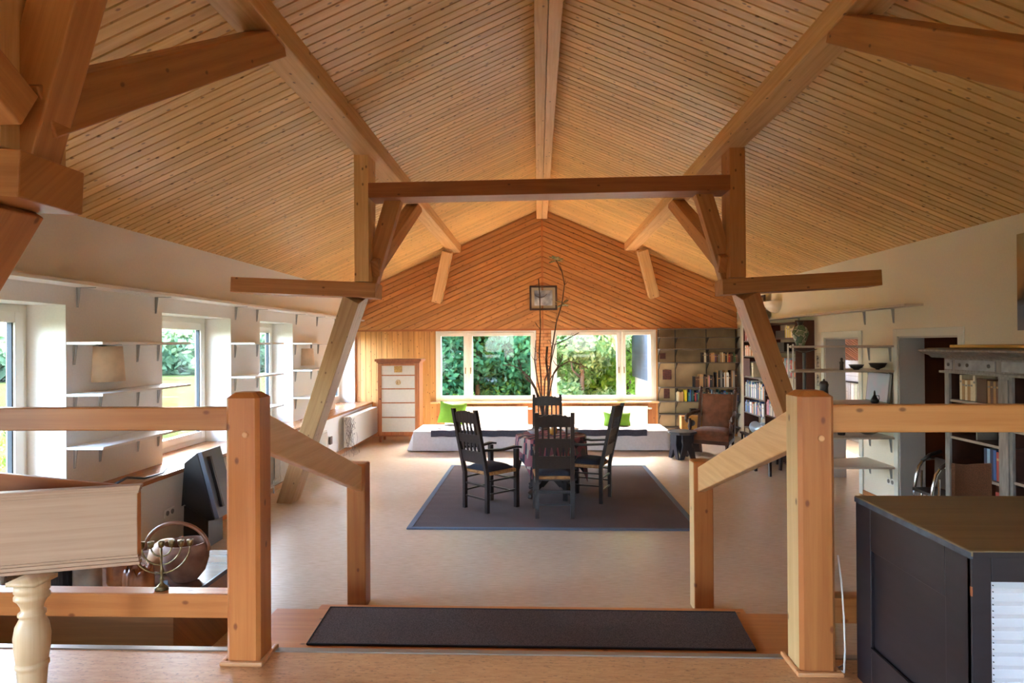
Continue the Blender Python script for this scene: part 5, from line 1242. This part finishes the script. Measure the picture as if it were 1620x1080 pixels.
solo(MB().lathe([(.06, 0), (.11, .05), (.12, .12), (.10, .16), (.09, .155), (0, .03)], (-3.2, 3.84, .449), 20, close=False), 'woven_bowl', plain('woven_tan', (140, 112, 80), .8, c2=(70, 56, 44), nscale=50, bump=.5), 'tan and dark woven bowl on the low chest behind the turned leg', 'bowl', smooth=True)
solo(MB().lathe([(.02, 0), (.02, .07), (.012, .08), (.012, .10)], (-2.235, 3.70, .449), 12), 'small_bottle', plain('blue_bottle', (120, 160, 200), .1, spec=.8), 'tiny bluish bottle on the low chest beside the brown pot', 'bottle', smooth=True)

# ------------------------------------------------------------------ menorah on the lower rail
BRS = plain('aged_brass', (150, 132, 92), .35, metal=.85, c2=(90, 76, 52), nscale=40)
mx, my, mz = -1.775, 2.905, .809
t = thing('menorah', 'seven-branched aged brass candelabrum standing on the lower rail', 'candelabrum', (mx, my, mz))
m_ = MB(); m_.prism([(mx+.035*math.cos(a), my+.028*math.sin(a)) for a in [k*PI/3 for k in range(6)]], mz, mz+.008)
m_.lathe([(.03, .008), (.018, .018), (.008, .03), (.006, .04), (.011, .05), (.006, .06), (.006, .075), (.01, .083), (.005, .093), (.005, .2)], (mx, my, mz), 14); m_.build('stem', BRS, t, smooth='auto')
rot = Matrix.Rotation(math.radians(14), 3, 'Z')
def cup(p):
    m_ = MB().lathe([(.004, -.006), (.011, 0), (.013, .012), (.015, .026), (.012, .026), (.008, .01)], p, 12, close=False); m_.build('candle_cup', BRS, t, smooth=True)
cup((mx, my, mz+.20))
for r_ in (.045, .085, .125):
    for s in (-1, 1):
        pts = [Vector((mx, my, mz+.20-r_))]
        for k in range(1, 9):
            a = PI/2*k/8; pts.append(Vector((mx, my, 0))+rot @ Vector((s*r_*math.sin(a), 0, 0))+Vector((0, 0, mz+.20-r_*math.cos(a))))
        MB().tube(pts, .0038, 7).build('arm', BRS, t, smooth=True); cup(tuple(pts[-1]))

# ------------------------------------------------------------------ outdoors
GRS, n, l, b = newmat('meadow'); tc = n.new('ShaderNodeTexCoord'); nz = n.new('ShaderNodeTexNoise'); nz.inputs['Scale'].default_value = .35; nz.inputs['Detail'].default_value = 8; l.new(tc.outputs['Object'], nz.inputs[0])
l.new(ramp(n, l, nz.outputs[0], [(.35, lin((34, 42, 22))), (.65, lin((44, 52, 28)))]), b.inputs['Base Color']); b.inputs['Roughness'].default_value = 1; b.inputs['Specular IOR Level'].default_value = 0
o = MB().box(-160, 120, -60, 160, -1.4, -1.2).build('ground', GRS); struct(o)

def leafmat(key, c1, c2):
    if key in MATS: return MATS[key]
    k_ = .8 if 'hazy' in key else .95; c1 = tuple(x*k_ for x in c1); c2 = tuple(x*k_ for x in c2)
    m, n, l, b = newmat(key); gi = n.new('ShaderNodeNewGeometry'); l.new(ramp(n, l, gi.outputs['Random Per Island'], [(.1, lin(c1)), (.9, lin(c2))]), b.inputs['Base Color'])
    b.inputs['Roughness'].default_value = .75; b.inputs['Specular IOR Level'].default_value = .15
    tr = n.new('ShaderNodeBsdfTranslucent'); tr.inputs[0].default_value = lin(c2); mx_ = n.new('ShaderNodeMixShader'); mx_.inputs[0].default_value = .5
    l.new(b.outputs[0], mx_.inputs[1]); l.new(tr.outputs[0], mx_.inputs[2]); l.new(mx_.outputs[0], n['Material Output'].inputs[0]); MATS[key] = m; return m
def crown_mesh(seed, blobs, nleaf, size):
    g = np.random.default_rng(seed); bl = np.array(blobs, float); vol = bl[:, 3]**2; pr = vol/vol.sum(); k = g.choice(len(bl), nleaf, p=pr)
    d = g.normal(size=(nleaf, 3)); d /= np.linalg.norm(d, axis=1)[:, None]; r_ = bl[k, 3]*(.72+.3*g.random(nleaf)); c = bl[k, :3]+d*r_[:, None]
    a = g.normal(size=(nleaf, 3)); a /= np.linalg.norm(a, axis=1)[:, None]; b_ = np.cross(a, d); b_ /= np.linalg.norm(b_, axis=1)[:, None]+1e-9
    s = size*(.6+.8*g.random(nleaf))[:, None]; V = np.stack([c-a*s, c+b_*s*.5, c+a*s, c-b_*s*.5], 1).reshape(-1, 3)
    me = bpy.data.meshes.new('foliage'); me.vertices.add(len(V)); me.vertices.foreach_set('co', V.ravel()); me.loops.add(nleaf*4); me.polygons.add(nleaf)
    me.loops.foreach_set('vertex_index', np.arange(nleaf*4)); me.polygons.foreach_set('loop_start', np.arange(nleaf)*4); me.polygons.foreach_set('loop_total', np.full(nleaf, 4)); me.update(); me.validate(); return me
def tree(name, label, x, y, z0, h, r_, mat, seed, nleaf=9000, size=.16, group=None, tr=.18):
    rg_ = random.Random(seed); t = thing(name, label, 'bush' if 'bush' in name else 'tree', (x, y, z0), 0, group)
    bl = [(rg_.uniform(-r_, r_)*.7, rg_.uniform(-r_, r_)*.7, h*(.10+.85*rg_.random()), r_*rg_.uniform(.3, .55)) for k in range(22)]+[(0, 0, h*.8, r_*.6)]
    me = crown_mesh(seed, bl, nleaf, size); me.materials.append(mat); o = bpy.data.objects.new('foliage', me); COL.objects.link(o); o.parent = t
    m_ = MB(); m_.tube([(0, 0, 0), (.05, 0, h*.4), (-.05, .05, h*.85)], [tr, tr*.8, tr*.25], 8)
    for k in range(5): bq = bl[k]; m_.tube([(0, 0, h*.35), (bq[0]*.6, bq[1]*.6, bq[2]*.75), (bq[0], bq[1], bq[2])], [tr*.5, tr*.3, tr*.1], 6)
    m_.build('trunk', plain('tree_bark', (84, 70, 56), .9, noise=.3, nscale=20), t, world=False, smooth=True); return t
LG1 = leafmat('leaf_blue_green', (22, 74, 52), (70, 128, 84)); LG2 = leafmat('leaf_mid_green', (36, 84, 40), (104, 146, 66)); LG3 = leafmat('leaf_lime', (52, 104, 34), (138, 170, 60)); LG4 = leafmat('leaf_silver', (70, 116, 64), (170, 196, 140)); LG5 = leafmat('leaf_hazy', (92, 128, 96), (132, 160, 116))
GT = 'trees beyond the back windows'
for i, (x, y, h_, r_, mt, lb) in enumerate(((-4.2, 22, 7.5, 2.6, LG1, 'dark blue-green tree filling the narrow sash of the back window'), (-2.0, 20.5, 6.5, 2.2, LG1, 'blue-green tree outside the wide pane near the cabinet'), (.0, 22.5, 7.5, 2.5, LG2, 'mid-green tree behind the brick strip between the back windows'), (1.3, 19.5, 6.0, 1.5, LG4, 'silvery pale-leaved tree outside the wide pane near the shelves'), (3.1, 22, 7, 2.2, LG3, 'lime-green tree outside the back window beside the dark gable'), (-7.5, 25, 9, 3.2, LG2, 'tall green tree standing furthest to the window-wall side of the garden'), (5.6, 27, 8, 3.2, LG1, 'large tree rising behind the dark outbuilding'), (-1.0, 29, 9, 3.4, LG2, 'tall tree at the back of the garden'), (2.2, 29, 9, 3.4, LG2, 'tall tree at the back of the garden behind the lime-green one'))):
    tree('garden_tree', lb, x, y, -1.2, h_, r_, mt, 30+i, 18000, .10, GT, .09)
# dark slatted outbuilding at the right pane
t = thing('outbuilding', 'dark grey slatted gable of an outbuilding outside the narrow pane', 'building', (3.9, 17.5, -1.2))
m_ = MB(); m_.prism([(3.02, .9), (6.5, .9), (6.5, 4.5), (3.02, 2.6)], 17.5, 20.5, 'y'); m_.build('upper_wall', plain('slate_cladding', (78, 86, 96), .6), t)
m_ = MB()
for k in range(22): m_.box(3.0+k*.15, 3.06+k*.15, 17.46, 17.5, .9, 2.6+.5*(k*.15))
m_.build('slats', plain('slate_slat', (104, 112, 122), .6), t)
MB().box(3.1, 6.4, 17.6, 20.4, -1.2, .9).build('lower_wall', plain('outbuilding_white', (226, 226, 222), .7), t)
GW = 'trees and bushes beyond the window wall'
SK = []
for k_, az in enumerate((.28, .42, .56, .70, .84, .98, 1.12, 1.26, 1.42, 1.62, 1.9, 2.3)):
    d_ = 74+(k_*37 % 13); x_ = -d_*math.sin(math.atan(az)); y_ = d_*math.cos(math.atan(az)); SK.append((x_, y_, 2.7+(k_*53 % 4)*.35, 5.5, LG5, 'hazy skyline tree beyond the meadow, %s' % ('nearest the back wall', 'second from the back wall', 'third from the back wall', 'beyond the farthest visible window', 'beyond the third window', 'beyond the pier between second and third windows', 'beyond the far side of the second window', 'beyond the near side of the second window', 'beyond the widest pier', 'at the far side of the nearest window', 'in the middle of the nearest window', 'last along the meadow')[k_], 5000, .55))
for i, (x, y, h_, r_, mt, lb, nl, sz) in enumerate([(-19, 25.5, 3.9, 2.0, LG5, 'rounded pale green bush in the meadow seen through the second window', 9000, .13), (-9.5, 9.0, 2.6, 1.3, LG3, 'bright green bush close outside the nearest visible window', 12000, .06), (-24, 22, 4.6, 2.4, LG2, 'leafy tree in the meadow before the nearest window', 12000, .13)]+SK):
    tree('meadow_bush' if i < 2 else 'meadow_tree', lb, x, y, -1.2, h_, r_, mt, 60+i, nl, sz, GW, .12 if h_ < 5 else .3)
